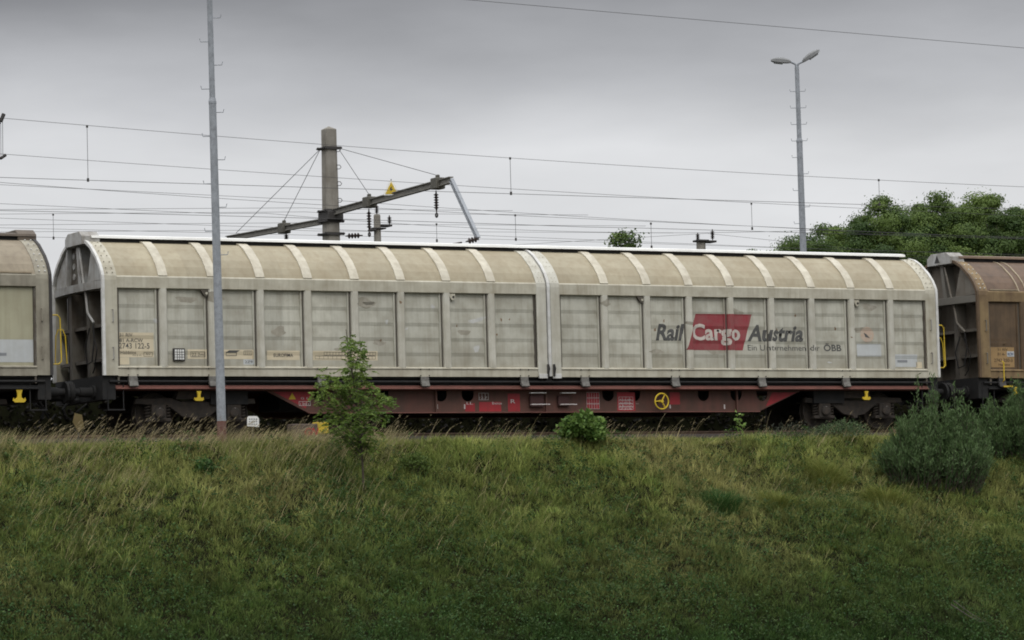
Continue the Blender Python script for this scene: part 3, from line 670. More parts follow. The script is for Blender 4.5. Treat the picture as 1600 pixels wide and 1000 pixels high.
R_(rect_bm(rl(22.97), rl(23.19), 1.95, 2.08), 'sticker', greyp_m, .012); drape(text_bm('RCW', .07, .02), rl(22.99), 1.98, 'lettering', mat('blue_print', (.06, .08, .16)), rA, PCA, .016, on=False, width=.18)
m = MB().tube([(rl(22.75), -.03, 1.82), (rl(22.75), -.09, 1.8), (rl(22.75), -.09, 1.35), (rl(22.75), -.03, 1.3)], .016, 6); m.box(rl(22.72), rl(23.0), -.12, .0, 1.17, 1.21); m.box(rl(23.1), rl(23.2), -.05, 0, .98, 1.18); m.build('yellow_step', yel_m, right)
bm = poly_bm([(-.0, 0), (.22, 0), (.11, .2)])
for v in bm.verts: v.co = Vector((-.075, 1.62-v.co.x*1.0, 4.42+v.co.z))
me = bpy.data.meshes.new('warning_triangle'); bm.to_mesh(me); bm.free(); me.materials.append(iron_m); o = bpy.data.objects.new('warning_triangle', me); COL.objects.link(o); o.parent = right

# small line-side objects seen under the wagons
p = at(394, 658, -.9); root = empty('marker_plate', (p.x, -.9, -.15), 'small white plate with grey print low beside the left bogie', 'marker plate')
MB().tube([(0, 0, 0), (0, .0, .55)], .02, 6).build('stake', iron_m, root)
MB().prism([(-.13, .41), (.15, .39), (.15, .58), (.10, .63), (-.10, .63), (-.13, .58)], -.03, -.015).build('plate', cap_m, root)
m = MB()
for i in range(4):
    for j in range(3): m.box(-.09+i*.055, -.06+i*.055, -.036, -.031, .44+j*.055, .465+j*.055)
m.build('print', mat('grey_print', (.2, .2, .2)), root)
p = at(492, 664, -.9); root = empty('signal_box', (p.x, -.9, -.15), 'low grey cable box with yellow end standing left of the young tree', 'cable box')
MB().box(-.62, .0, -.15, .15, .0, .45).build('housing', mat('box_grey', (.10, .075, .06), .8, (.05, .04, .035), .6, 4), root, bevel=.02)
MB().box(.004, .26, -.17, .17, .22, .49).build('yellow_cap', yel_m, root, bevel=.02)
bm = text_bm('GN', .16, .03, .3)
for v in bm.verts: v.co = Vector((v.co.x-.36, -.155, v.co.z+.2))
me = bpy.data.meshes.new('graffiti'); bm.to_mesh(me); bm.free(); me.materials.append(redpatch_m); o = bpy.data.objects.new('graffiti', me); COL.objects.link(o); o.parent = root
p = at(122, 652, -.7); root = empty('marker_post', (p.x, -.7, -.15), 'small dull yellow marker in the grass below the gap between wagons', 'marker post')
MB().tube([(0, 0, 0), (0, 0, .45)], .02, 6).build('stake', iron_m, root)
MB().prism([(-.13, .52), (0, .30), (.12, .42), (.08, .68), (-.08, .72)], -.03, .0).build('plate', mat('dull_yellow', (.11, .085, .03), .7, (.15, .1, .05), .6, 5), root)

# ------------------------------------------------------------------ lamp masts
def lamp_mast(base_p, top_z, joint_z, r0, r1, lean, label, step0, dz, heads):
    root = empty('lamp_mast', base_p, label, 'lamp mast', 'galvanised lamp masts with step irons'); H = top_z-base_p[2]; J = joint_z-base_p[2]
    MB().tube([(0, 0, .42), (lean*.5*J/H, 0, J*.5), (lean*J/H, 0, J)], r0, 18, r0*.80).build('lower_pole', galv_m, root, smooth=True)
    MB().tube([(lean*J/H, 0, J-.0), (lean, 0, H)], r0*.64, 18, r1).build('upper_pole', galv_m, root, smooth=True)
    MB().lathe([(r0*.86, -.03), (r0*.86, .02), (r0*.66, .10)], (lean*J/H, 0, J), (0, 0, 1), 18).build('pole_collar', galv_m, root)
    MB().tube([(0, 0, -.4), (0, 0, .43)], r0*1.015, 18).build('pole_foot', rustp_m, root, smooth=True)
    z = step0; i = 0
    while z < top_z-.35:
        sd = 1 if i % 2 == 0 else -1; zz = z-base_p[2]; xx = lean*zz/H; rr = r0*.9*(1-.3*zz/H)
        dd = Vector((math.cos(YAW), -math.sin(YAW), 0))*sd
        dirs = [dd] if z < top_z-2.3 or not heads else [dd, -dd]
        for dd in dirs:
            c = Vector((xx, 0, zz)); a = c+dd*(rr*.7); b_ = c+dd*(rr+.15)
            MB().tube([a, b_, b_+dd*.015+Vector((0, 0, .07))], .009, 6).build('step_iron', galv_m, root)
        z += dz; i += 1
    for az, ln, tilt in ((R(-28), .62, R(33)), (R(180-25), .60, R(6))):
        d = Vector((math.cos(az), math.sin(az), 0)); t = Vector((lean, 0, H))
        MB().tube([t-Vector((0, 0, .1)), t+Vector((0, 0, .08))+d*.03, t+d*.10+Vector((0, 0, .13)), t+d*.2+Vector((0, 0, .17))], .035, 8).build('lamp_bracket', galv_m, root, smooth=True)
        a = d*math.cos(tilt)+Vector((0, 0, math.sin(tilt))); s_ = a.cross(Vector((0, 0, 1))).normalized(); u_ = s_.cross(a); o0 = t+d*.18+Vector((0, 0, .16))
        def pr(l, wv, h): return o0+a*l+s_*wv+u_*h
        prof = [(0, .04, .04, -.03), (.08, .08, .075, -.04), (.27, .12, .11, -.05), (.45, .12, .09, -.05), (ln-.05, .09, .06, -.04), (ln, .05, .03, -.02)]
        vs = []
        for l_, wv, h1, h0 in prof: vs += [pr(l_, -wv, h0), pr(l_, -wv*.95, h1*.5), pr(l_, -wv*.5, h1), pr(l_, wv*.5, h1), pr(l_, wv*.95, h1*.5), pr(l_, wv, h0)]
        fs = [(i*6+j, i*6+(j+1) % 6, i*6+6+(j+1) % 6, i*6+6+j) for i in range(5) for j in range(6)]+[tuple(range(6)), tuple(range(30, 36))]
        hd = MB().add(vs, fs).build('lamp_head', lampm, root, smooth=False)
        MB().add([pr(.22, -.09, -.055), pr(.22, .09, -.055), pr(ln-.09, .08, -.055), pr(ln-.09, -.08, -.055), pr(.24, -.08, -.085), pr(.24, .08, -.085), pr(ln-.11, .07, -.085), pr(ln-.11, -.07, -.085)], [(0,1,2,3),(4,5,6,7),(0,1,5,4),(1,2,6,5),(2,3,7,6),(3,0,4,7)]).build('lamp_glass', glass_m, hd)
pb = at(346.5, 676, -3.0)
lamp_mast((pb.x, -3.0, -.15), 11.6, at(331, 160, -3).z, .098, .055, -.09, 'tall grey lamp mast at the grass crest in front of the wagon', at(337, 176, -3).z-6*.505, .505, False)
pb = at(1256, 395, 16); pt = at(1245, 105, 16)
lamp_mast((pb.x, 16, .8), pt.z, at(1251, 221, 16).z, .112, .065, pt.x-pb.x, 'twin-headed lamp mast behind the train beside the treetops', at(1252, 375, 16).z-8*.5, .50, True)

# ------------------------------------------------------------------ catenary
def insulator(mb, a, b_, n=6, r=.07):
    a = Vector(a); b_ = Vector(b_); d = b_-a; Ln = d.length
    prof = [(.015, 0), (.02, Ln*.12)]
    for i in range(n):
        h = Ln*(.15+.7*i/n); prof += [(.03, h), (r, h+.7*Ln/n*.35), (.03, h+.7*Ln/n*.7)]
    prof += [(.02, Ln*.88), (.015, Ln)]
    mb.lathe(prof, a, d, 12); return mb
MX, MY = 9.49, 11.0
top = at(512.5, 197, MY); zr = at(517, 337, MY).z
mast = empty('catenary_mast', (MX, MY, .9), 'square concrete catenary mast with long cross arm and yellow warning sign', 'catenary mast')
g_ = lambda x, y, z: (x-MX, y-MY, z-.9)
m = MB(); h0, h1 = .235, .165; zt = top.z-.9
c8 = lambda h, z: [(-h*.75, -h, z), (h*.75, -h, z), (h, -h*.75, z), (h, h*.75, z), (h*.75, h, z), (-h*.75, h, z), (-h, h*.75, z), (-h, -h*.75, z)]
hc = zt-.62
def taper(z): return h0+(h1-h0)*z/hc
rings = [c8(h0, -.3), c8(taper(hc), hc)]
m.add([p for r_ in rings for p in r_], [(j, (j+1) % 8, 8+(j+1) % 8, 8+j) for j in range(8)]+[tuple(range(7, -1, -1)), tuple(range(8, 16))]); m.build('mast_shaft', conc_m, mast)
m = MB(); h = h1*.93; m.box(-h, h, -h, h, hc+.012, zt-.09); m.add([(-h, -h, zt-.09), (h, -h, zt-.09), (h, h, zt-.09), (-h, h, zt-.09), (0, 0, zt)], [(0,1,4),(1,2,4),(2,3,4),(3,0,4),(3,2,1,0)]); m.build('mast_head', conc_m, mast, bevel=.01)
def clamp(z, s=1.12):
    t = taper(min(z, hc))*s; m = MB(); m.box(-t-.07, t+.07, -t-.02, -t+.03, z-.035, z+.035); m.box(-t-.07, t+.07, t-.03, t+.02, z-.035, z+.035); m.box(-t-.02, -t+.03, -t, t, z-.03, z+.03); m.box(t-.03, t+.02, -t, t, z-.03, z+.03)
    for sx in (-1, 1): m.tube([(sx*(t+.05), -t-.07, z), (sx*(t+.05), t+.07, z)], .018, 6)
    m.build('mast_clamp', iron_m, mast)
clamp(hc+.03, 1.15); za = zr-.9; clamp(za+.12); clamp(za-.16); clamp(at(517, 366, MY).z-.9)
for v in (235, 262, 288, 314):
    z = at(516, v, MY).z-.9; t = taper(z); m = MB().tube([(t*.7, -t-.01, z+.05), (t*.7+.07, -t-.05, z+.05), (t*.7+.11, -t-.05, z), (t*.7+.07, -t-.05, z-.05), (t*.7, -t-.01, z-.05)], .010, 5); m.build('step_loop', iron_m, mast)
# cross arm: constant x, spans the neighbouring tracks
pn = at(704, 281, 4.25); yn, zn = 4.25, pn.z; yf = 17.6; zf = at(355, 373, yf).z
zc = at(527, 331, MY-.3).z; zc2 = at(500, 345, MY+.3).z
def ibeam(mb, a, b_, w2, h2):
    a = Vector(a); b_ = Vector(b_); d = (b_-a).normalized(); s_ = d.cross(Vector((0, 0, 1))).normalized(); u_ = s_.cross(d)
    for (x0_, x1_, z0_, z1_) in ((-w2, w2, h2-.022, h2), (-w2, w2, -h2, -h2+.022), (-.018, .018, -h2+.022, h2-.022)):
        vs = [p+s_*x+u_*z for p in (a, b_) for x, z in ((x0_, z0_), (x1_, z0_), (x1_, z1_), (x0_, z1_))]
        mb.add(vs, [(0,1,2,3),(4,5,6,7),(0,1,5,4),(1,2,6,5),(2,3,7,6),(3,0,4,7)])
    return mb
ibeam(MB(), g_(MX, MY-.2, zc), g_(MX, yn, zn), .065, .082).build('cross_arm', arm_m, mast)
ibeam(MB(), g_(MX, MY+.2, zc2), g_(MX, yf, zf), .065, .075).build('cross_arm', arm_m, mast)
MB().box(-.22, .22, -.32, .32, za-.14, za+.10).build('arm_bracket', iron_m, mast, bevel=.02)
def onarm(u, near=True):              # point of the arm whose picture column is u
    lo, hi = (yn, MY) if near else (MY, yf)
    for _ in range(40):
        mid = (lo+hi)/2; z = zn+(zc-zn)*(mid-yn)/(MY-yn) if near else zc2+(zf-zc2)*(mid-MY)/(yf-MY)
        d = Vector((MX, mid, z))-CAM; uu = 800+FPX*d.dot(rt)/d.dot(fw)
        if uu > u: lo = mid
        else: hi = mid
    return Vector((MX, mid, z))
pe = at(750, 373, 2.95)
m = MB(); a = Vector(g_(MX, yn, zn)); b_ = Vector(g_(MX, 2.95, pe.z-.0)); ibeam(m, a, b_, .045, .055); m.build('drop_strut', galv_m, mast)
cl = {}
for u, near in ((684, 1), (577, 1), (444, 0)):
    p = onarm(u, near); cl[u] = p; q = g_(*p); m = MB().box(-.13, .13, q[1]-.16, q[1]+.16, q[2]-.14, q[2]+.14); m.box(-.04, .04, q[1]-.06, q[1]+.06, q[2]+.14, q[2]+.22); m.build('arm_clamp', mat('mossy_clamp', (.10, .095, .08), .8, (.05, .05, .04), .6, 8), mast, bevel=.02)
for u, ln, near in ((681, .55, 1), (576, .60, 1), (447, .18, 0)):
    p = onarm(u, near); q = Vector(g_(*p))-Vector((0, 0, .16)); m = insulator(MB(), q, q-Vector((0, 0, ln))); o_ = m.build('insulator', insul_m, mast)
    MB().ring(q-Vector((0, 0, ln+.06)), .05, .02, (1, 0, 0), 14, 6).build('wire_pulley', iron_m, mast)
a = Vector(g_(MX, 2.95, pe.z)); m = insulator(MB(), a, a+Vector((-.34, 0, -.08)), 3, .075); m.tube([a+Vector((-.45, 0, -.1)), a+Vector((-.9, 0, -.18))], .02, 6); m.build('steady_insulator', insul_m, mast)
q = Vector(g_(*at(535, 370, MY))); t0 = Vector((.2, -.2, q.z)); m = insulator(MB(), t0+Vector((.12, 0, 0)), t0+Vector((.62, 0, .03)), 4, .075); m.build('tension_insulator', insul_m, mast)
# warning sign on the arm
p = onarm(612); q = g_(*p); zs = at(612, 304, p.y).z-.9
sd = Vector((math.cos(YAW), -math.sin(YAW), 0)); nd = Vector((-math.sin(YAW), -math.cos(YAW), 0)); c0 = Vector((q[0], q[1], zs))+nd*.14
def flatpoly(pts, off, name, m_, par):
    vs = [c0+nd*off+sd*x+Vector((0, 0, z)) for x, z in pts]; n = len(vs); vs2 = [v-nd*.006 for v in vs]
    return MB().add(vs+vs2, [tuple(range(n)), tuple(range(2*n-1, n-1, -1))]+[(i, (i+1) % n, n+(i+1) % n, n+i) for i in range(n)]).build(name, m_, par)
sg = flatpoly([(-.19, -.03), (.19, -.03), (.19, .03), (.04, .34), (-.04, .34), (-.19, .03)], 0, 'warning_sign', cap_m, mast)
flatpoly([(-.155, .0), (.155, .0), (0, .31)], .008, 'yellow_triangle', yel_m, sg)
flatpoly([(-.03, .15), (.02, .19), (.0, .13), (.035, .13), (-.02, .05), (-.005, .11), (-.035, .11)], .016, 'bolt_symbol', iron_m, sg)
MB().tube([c0+Vector((0, 0, .25))-nd*.02, c0+Vector((0, 0, .38))-nd*.02], .012, 6).build('sign_stem', iron_m, mast)
ztop = hc+.03
for u, near, s in ((684, 1, .17), (577, 1, .17), (444, 0, -.17)):
    p = g_(*cl[u]); MB().tube([(s, -.18 if near else .18, ztop), (p[0], p[1], p[2]+.2)], .008, 5).build('stay_wire', wire_m, mast)
pf = g_(MX, yf-.6, zf); MB().tube([(-.17, .18, ztop), (pf[0], pf[1], pf[2]+.1)], .008, 5).build('stay_wire', wire_m, mast)

def small_mast(u, v, Y, half, label, parts):
    t = at(u, v, Y); root = empty('feeder_mast', (t.x, Y, .9), label, 'mast'); H = t.z-.9
    MB().lathe([(half*1.5, -.3), (half, H-.04), (half*.8, H)], (0, 0, 0), (0, 0, 1), 14).build('mast_shaft', conc_m, root, smooth=False)
    for kind, x, z, x2, z2 in parts:
        if kind == 'ins': insulator(MB(), (x, -.05, H+z), (x2, -.05, H+z2), 5, .075).build('insulator', insul_m, root)
        else: MB().box(min(x, x2), max(x, x2), -half-.06, half+.06, H+z, H+z2).build('mast_clamp', iron_m, root, bevel=.01)
    return t
s20 = 1/ (FPX/ (at(588, 335, 20)-CAM).dot(fw)); 
small_mast(589, 335, 20, .10, 'small round concrete mast behind the cross arm', [('ins', -.03, .0, -.03, .30), ('cl', -.22, -.44, .22, -.40), ('cl', .1, -.36, .42, -.30), ('ins', .38, -.30, .38, -.02), ('cl', -.24, -.50, -.1, -.44)])
small_mast(1095, 375, 20, .14, 'short mast top with two brown insulators right of the tiny treetop', [('ins', -.14, -.04, -.14, .22), ('cl', .1, -.08, .46, -.02), ('ins', .40, .0, .40, .34), ('cl', -.18, -.06, .18, .0)])
# mast just outside the left edge whose arm reaches in
Y0 = 3.0; t = at(-60, 160, Y0); root = empty('catenary_mast', (t.x, Y0, 0), 'catenary mast mostly outside the left edge, only its dark arm ends showing', 'catenary mast')
loc = lambda u, v: tuple(Vector(at(u, v, Y0))-Vector((t.x, Y0, 0)))
MB().tube([loc(-30, 196), loc(1, 186)], .03, 8).build('upper_tube', iron_m, root)
insulator(MB(), loc(-14, 196), loc(3, 186), 3, .08).build('insulator', insul_m, root)
MB().tube([loc(1, 190), loc(6, 178)], .045, 8).build('end_fitting', iron_m, root)
MB().tube([loc(-30, 248), loc(2, 247), loc(9, 242)], .035, 8).build('registration_arm', iron_m, root)
MB().tube([loc(1, 192), loc(1.5, 245)], .006, 5).build('dropper', wire_m, root); MB().tube([loc(4, 190), loc(4.5, 244)], .006, 5).build('dropper', wire_m, root)
MB().tube([loc(-30, 120), (loc(-30, 120)[0], 0, -.2)], .14, 12).build('mast_shaft', conc_m, root)

GW = 'overhead wires above the railway'
def wire(pts, Y, label, droppers=(), r=.0085, ext=(40, 60), other=None):
    r *= .6
    P3 = [at(u, v, Y) for u, v in pts]
    def xz(x):
        for a, b_ in zip(P3, P3[1:]):
            if x <= b_.x or b_ is P3[-1]: return a.z+(b_.z-a.z)*(x-a.x)/(b_.x-a.x)
    xa, xb = P3[0].x-ext[0], P3[-1].x+ext[1]
    kx = [xa]+[p.x for p in P3]+[xb]; kz = [P3[0].z+.0*ext[0]+(P3[0].z-P3[1].z)/(P3[1].x-P3[0].x)*ext[0]*.6]+[p.z for p in P3]+[P3[-1].z+(P3[-1].z-P3[-2].z)/(P3[-1].x-P3[-2].x)*ext[1]*.6]
    # smooth curve through the knots
    xs_ = np.linspace(xa, xb, 70); c = np.polyfit([p.x for p in P3], [p.z for p in P3], min(2, len(P3)-1)); lo, hi = P3[0].x-3, P3[-1].x+3
    zz = np.interp(xs_, kx, kz); inside = (xs_ > lo) & (xs_ < hi); zz[inside] = np.polyval(c, xs_[inside])
    x0_ = P3[0].x
    root = MB().tube([(x-x0_, 0, z) for x, z in zip(xs_, zz)], r, 5).build('overhead_wire', wire_m, loc=(x0_, Y, 0)); tag(root, label, 'overhead wire', GW)
    for (u0, v0, u1, v1) in droppers:
        a = at(u0, v0, Y); b_ = at(u1, v1, Y)
        m = MB().tube([(a.x-x0_, 0, a.z), (a.x-x0_, 0, b_.z)], .006, 4); m.build('dropper', wire_m, root)
        m = MB().box(a.x-x0_-.022, a.x-x0_+.022, -.015, .015, b_.z-.04, b_.z+.04); m.box(a.x-x0_-.02, a.x-x0_+.02, -.015, .015, a.z-.035, a.z+.02); m.builds('wire_clip', iron_m, root)
wire([(735, 0), (1600, 75)], 8, 'highest single wire sloping across the upper right sky', r=.011)
wire([(10, 185), (340, 213), (800, 247), (1600, 292)], 1.45, 'messenger wire with long droppers directly over the train', [(136, 197, 132, 281), (797, 247, 795.5, 302), (1373, 281, 1371, 319)])
wire([(0, 277), (340, 288.5), (780, 302), (1600, 327)], 1.45, 'lower contact wire the long droppers hang down to', r=.010)
wire([(0, 240), (340, 265), (780, 295.7), (1180, 315), (1600, 338)], 6.2, 'wire starting just under the left edge insulators and crossing the mast')
wire([(0, 285), (340, 310), (505, 320), (780, 335.5)], 6.2, 'sagging wire just below the contact wire at the left')
wire([(0, 327.5), (340, 325.5)], 14, 'upper of the near level wires at mid height left', ext=(40, 9))
wire([(0, 329), (340, 337), (780, 350)], 6.2, 'contact wire of the second track, faintly falling to the right', [(1017, 349, 1016, 386)], r=.010)
wire([(0, 334.5), (340, 332)], 18, 'second of the near level wires at the left', [(83, 335, 86, 372)], ext=(40, 12))
wire([(0, 351.5), (340, 349)], 18, 'third of the near level wires at the left', ext=(40, 14))
wire([(0, 362.5), (340, 360)], 24, 'lowest long level wire just above the left wagon roof', ext=(40, 16))
wire([(590, 318), (780, 330), (1180, 354), (1600, 372)], 12, 'wire leaving the small mast towards the right treetops', [(805, 336, 806.5, 374), (1174, 318, 1172, 357)])
wire([(530, 343), (780, 358), (1180, 362.5)], 14, 'wire passing behind the drop strut of the arm', [(682, 350, 681, 376)])
wire([(530, 359), (780, 369), (1180, 385)], 20, 'low wire just above the white roof cap at mid picture')
wire([(560, 369), (780, 374), (1180, 386)], 24, 'lowest wire skimming the white roof cap')
wire([(780, 384), (1107, 364.5)], 20, 'wire rising from the roof to the short mast insulators', ext=(3, .01))
wire([(1107, 365), (1260, 381), (1400, 396)], 20, 'wire falling right from the short mast insulators', ext=(.01, 30))
wire([(0, 369), (420, 379)], 20, 'short visible wire in the gap above the two left wagons')

# ------------------------------------------------------------------ vegetation
def tint_mesh(name, V, F, C, m, parent=None, loc=None):
    me = bpy.data.meshes.new(name); nv, nf = len(V), len(F); k = F.shape[1]
    me.vertices.add(nv); me.vertices.foreach_set('co', np.ascontiguousarray(V, np.float32).ravel())
    me.loops.add(nf*k); me.loops.foreach_set('vertex_index', F.astype(np.int32).ravel())
    me.polygons.add(nf); me.polygons.foreach_set('loop_start', (np.arange(nf)*k).astype(np.int32))
    me.update(calc_edges=True)
    a = me.attributes.new('tint', 'FLOAT_COLOR', 'POINT'); a.data.foreach_set('color', np.concatenate([C, np.ones((nv, 1))], 1).astype(np.float32).ravel())
    me.materials.append(m); me.validate()
    o = bpy.data.objects.new(name, me); COL.objects.link(o)
    if parent: o.parent = parent
    if loc is not None: o.location = loc
    return o
def blades(P, ln, wd, lean, bend, col, az=None, seg=3):
    """curved ribbons: P roots (n,3), ln length, lean/bend horizontal drift vectors (n,2)"""
    n = len(P); a = rng.random(n)*math.pi if az is None else az
    sx, sy = np.cos(a)*wd/2, np.sin(a)*wd/2
    rows = []
    for i in range(seg+1):
        t = i/seg; hx = lean*t+bend*t*t
        hor = np.linalg.norm(hx, axis=1); z = np.sqrt(np.maximum(t**2-hor**2, .0)+.0001*t)*1.0
        z = np.where(hor < t, z, .05*t)
        c = P+np.stack([hx[:, 0]*ln, hx[:, 1]*ln, z*ln], 1); k = (1-t)**.6 if i < seg else 0.06
        o = np.stack([sx*k, sy*k, 0*sx], 1); rows += [c-o, c+o]
    V = np.stack(rows, 1).reshape(-1, 3); m = 2*(seg+1); b0 = (np.arange(n)*m)[:, None]
    F = np.concatenate([b0+np.array([2*i, 2*i+1, 2*i+3, 2*i+2])[None] for i in range(seg)], 0)
    return V, F, np.repeat(col, m, 0)
def cat(parts):
    Vs, Fs, Cs = [], [], []; o = 0
    for V, F, C in parts: Vs.append(V); Fs.append(F+o); Cs.append(C); o += len(V)
    return np.concatenate(Vs), np.concatenate(Fs), np.concatenate(Cs)
def lerp(a, b_, t): return np.asarray(a)[None]*(1-t[:, None])+np.asarray(b_)[None]*t[:, None]
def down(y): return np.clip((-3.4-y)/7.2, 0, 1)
def region(n, y0, y1, pw=1.0):
    y = y1+(y0-y1)*rng.random(n)**pw; x = -12+rng.random(n)*42
    # keep what the view can see plus a margin
    d = (np.stack([x, y, np.full(n, -1.)], 1)-np.array(CAM)); f_ = d@np.array(fw); u = 800+FPX*(d@np.array(rt))/f_
    k = (u > -160) & (u < 1760); return x[k], y[k]
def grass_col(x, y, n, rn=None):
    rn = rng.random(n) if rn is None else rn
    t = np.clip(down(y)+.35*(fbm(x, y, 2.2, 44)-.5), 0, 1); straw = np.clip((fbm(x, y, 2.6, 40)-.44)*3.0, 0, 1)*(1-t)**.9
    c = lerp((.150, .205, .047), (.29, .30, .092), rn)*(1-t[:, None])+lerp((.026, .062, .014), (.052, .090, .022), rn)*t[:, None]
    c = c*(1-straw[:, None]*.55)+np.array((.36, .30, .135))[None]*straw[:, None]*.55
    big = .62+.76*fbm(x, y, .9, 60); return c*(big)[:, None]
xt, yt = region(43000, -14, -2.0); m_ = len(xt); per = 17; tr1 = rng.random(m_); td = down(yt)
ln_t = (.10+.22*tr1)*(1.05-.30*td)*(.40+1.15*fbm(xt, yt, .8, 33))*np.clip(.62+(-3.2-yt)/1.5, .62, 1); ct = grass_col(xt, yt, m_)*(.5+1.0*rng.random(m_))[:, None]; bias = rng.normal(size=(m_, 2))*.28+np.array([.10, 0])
I_ = np.repeat(np.arange(m_), per); n = len(I_); a = rng.random(n)*2*math.pi; rr = .055*np.sqrt(rng.random(n))*(.5+1.3*tr1[I_])
x = xt[I_]+np.cos(a)*rr*1.2; y = yt[I_]+np.sin(a)*rr; sp_ = .12+.5*rng.random(n)
lean = np.stack([np.cos(a)*sp_, np.sin(a)*sp_], 1)*.8+bias[I_]*.7; bend = np.stack([np.cos(a), np.sin(a)], 1)*(.45*rng.random(n))[:, None]+bias[I_]*.5
kk = np.linalg.norm(lean+bend, axis=1); sc_ = np.where(kk > .93, .93/kk, 1)[:, None]; lean, bend = lean*sc_, bend*sc_
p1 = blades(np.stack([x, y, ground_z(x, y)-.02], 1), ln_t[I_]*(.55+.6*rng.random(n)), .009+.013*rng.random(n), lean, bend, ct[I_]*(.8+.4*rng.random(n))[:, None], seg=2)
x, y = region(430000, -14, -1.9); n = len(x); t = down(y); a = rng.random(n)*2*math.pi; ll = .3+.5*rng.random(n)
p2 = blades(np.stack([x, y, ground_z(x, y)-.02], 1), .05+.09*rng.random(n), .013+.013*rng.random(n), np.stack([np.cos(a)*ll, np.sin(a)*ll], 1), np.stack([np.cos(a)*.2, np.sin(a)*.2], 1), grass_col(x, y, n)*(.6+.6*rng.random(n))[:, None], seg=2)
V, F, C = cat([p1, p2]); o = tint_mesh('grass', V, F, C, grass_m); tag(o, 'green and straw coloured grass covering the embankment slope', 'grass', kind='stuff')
# tall dry grass
parts = []
x, y = region(52000, -9.5, -2.3, 1.7); dens = np.clip((fbm(x, y, 1.7, 71)-.42)*4, 0.03, 1)*np.clip(1.3-(x+3)/9, .20, 1)*np.clip(1.1-1.6*down(y), .0, 1); k = rng.random(len(x)) < dens; x, y = x[k], y[k]; n = len(x)
ln_ = .22+.30*rng.random(n); le = np.stack([.12+.25*rng.random(n), -.1+.2*rng.random(n)], 1); be = np.stack([.15+.35*rng.random(n), -.1+.2*rng.random(n)], 1)
col = lerp((.17, .18, .07), (.40, .33, .18), rng.random(n))*(.6+.7*rng.random(n))[:, None]
parts.append(blades(np.stack([x, y, ground_z(x, y)-.02], 1), ln_, .009+.007*rng.random(n), le, be, col, seg=4))
# tallest arching stems with seed heads at the crest
n = 1300; x = np.where(rng.random(n) < .7, -9+13*rng.random(n), -8+34*rng.random(n)); y = -3.9+1.5*rng.random(n); kk = fbm(x, y*0, 1.0, 99) > .36; x, y = x[kk], y[kk]; n = len(x)
ln_ = .40+.42*rng.random(n); le = np.stack([.02+.4*rng.random(n), -.1+.2*rng.random(n)], 1); be = np.stack([.2+.55*rng.random(n), -.1+.2*rng.random(n)], 1)
base_ = np.stack([x, y, ground_z(x, y)-.03], 1)
parts.append(blades(base_, ln_, .008+.004*rng.random(n), le, be, lerp((.20, .165, .085), (.36, .30, .18), rng.random(n)), seg=6))
for rep in range(3):
    tt = .78+.2*rng.random(n); hx = le*tt[:, None]+be*(tt**2)[:, None]; hor = np.linalg.norm(hx, axis=1); zz = np.where(hor < tt, np.sqrt(np.maximum(tt**2-hor**2, 0)+.0001*tt), .05*tt)
    pt_ = base_+np.stack([hx[:, 0]*ln_, hx[:, 1]*ln_, zz*ln_], 1)
    parts.append(blades(pt_, .05+.05*rng.random(n), np.full(n, .012), np.stack([.5+.3*rng.random(n), .3*(rng.random(n)-.5)], 1), np.stack([.2+0*x, 0*x], 1), lerp((.22, .18, .10), (.34, .28, .17), rng.random(n)), seg=2))
V, F, C = cat([(v, f, c) for v, f, c in parts]); o = tint_mesh('tall_grass', V, F, C, grass_m); tag(o, 'tall straw coloured grass arching to the right along the crest', 'grass', kind='stuff')

def leaves(P, D, ln, wd, col, fold=.25, nrm=None):
    """folded leaves: P base points, D unit directions"""
    n = len(P); r = rng.normal(size=(n, 3)) if nrm is None else nrm; s_ = np.cross(D, r); s_ /= np.linalg.norm(s_, axis=1)[:, None]+1e-9; u_ = np.cross(s_, D)
    ln = np.asarray(ln)*np.ones(n); wd = np.asarray(wd)*np.ones(n)
    mid = P+D*(ln*.45)[:, None]; V = np.stack([P, mid+s_*(wd/2)[:, None]+u_*(wd*fold)[:, None], P+D*ln[:, None], mid-s_*(wd/2)[:, None]+u_*(wd*fold)[:, None]], 1).reshape(-1, 3)
    b0 = (np.arange(n)*4)[:, None]; F = np.concatenate([b0+np.array([0, 1, 2])[None], b0+np.array([0, 2, 3])[None]], 0)
    return V, F, np.repeat(col, 4, 0)
def unit(a): return a/(np.linalg.norm(a, axis=1)[:, None]+1e-9)
def rdir(n, upb=0.): d = rng.normal(size=(n, 3)); d[:, 2] += upb; return unit(d)
# broad-leaved herbs low on the slope
x, y = region(260000, -14, -3.3); k = rng.random(len(x)) < np.clip((fbm(x, y, 1.0, 81)-.36)*3.0, .06, 1)*np.clip(.22+1.1*down(y), 0, 1); x, y = x[k], y[k]; n = len(x)
big = fbm(x, y, .8, 85)
Ph = np.stack([x, y, ground_z(x, y)+.02+.20*rng.random(n)*big], 1); dd = rdir(n, .25)
col = lerp((.028, .072, .018), (.060, .120, .032), rng.random(n))*(.6+.8*rng.random(n))[:, None]
V, F, C = leaves(Ph, dd, .03+.045*rng.random(n), .022+.022*rng.random(n), col); o = tint_mesh('ground_herbs', V, F, C, leaf_m); tag(o, 'dark green low herbs and clover on the lower slope', 'herbs', kind='stuff')

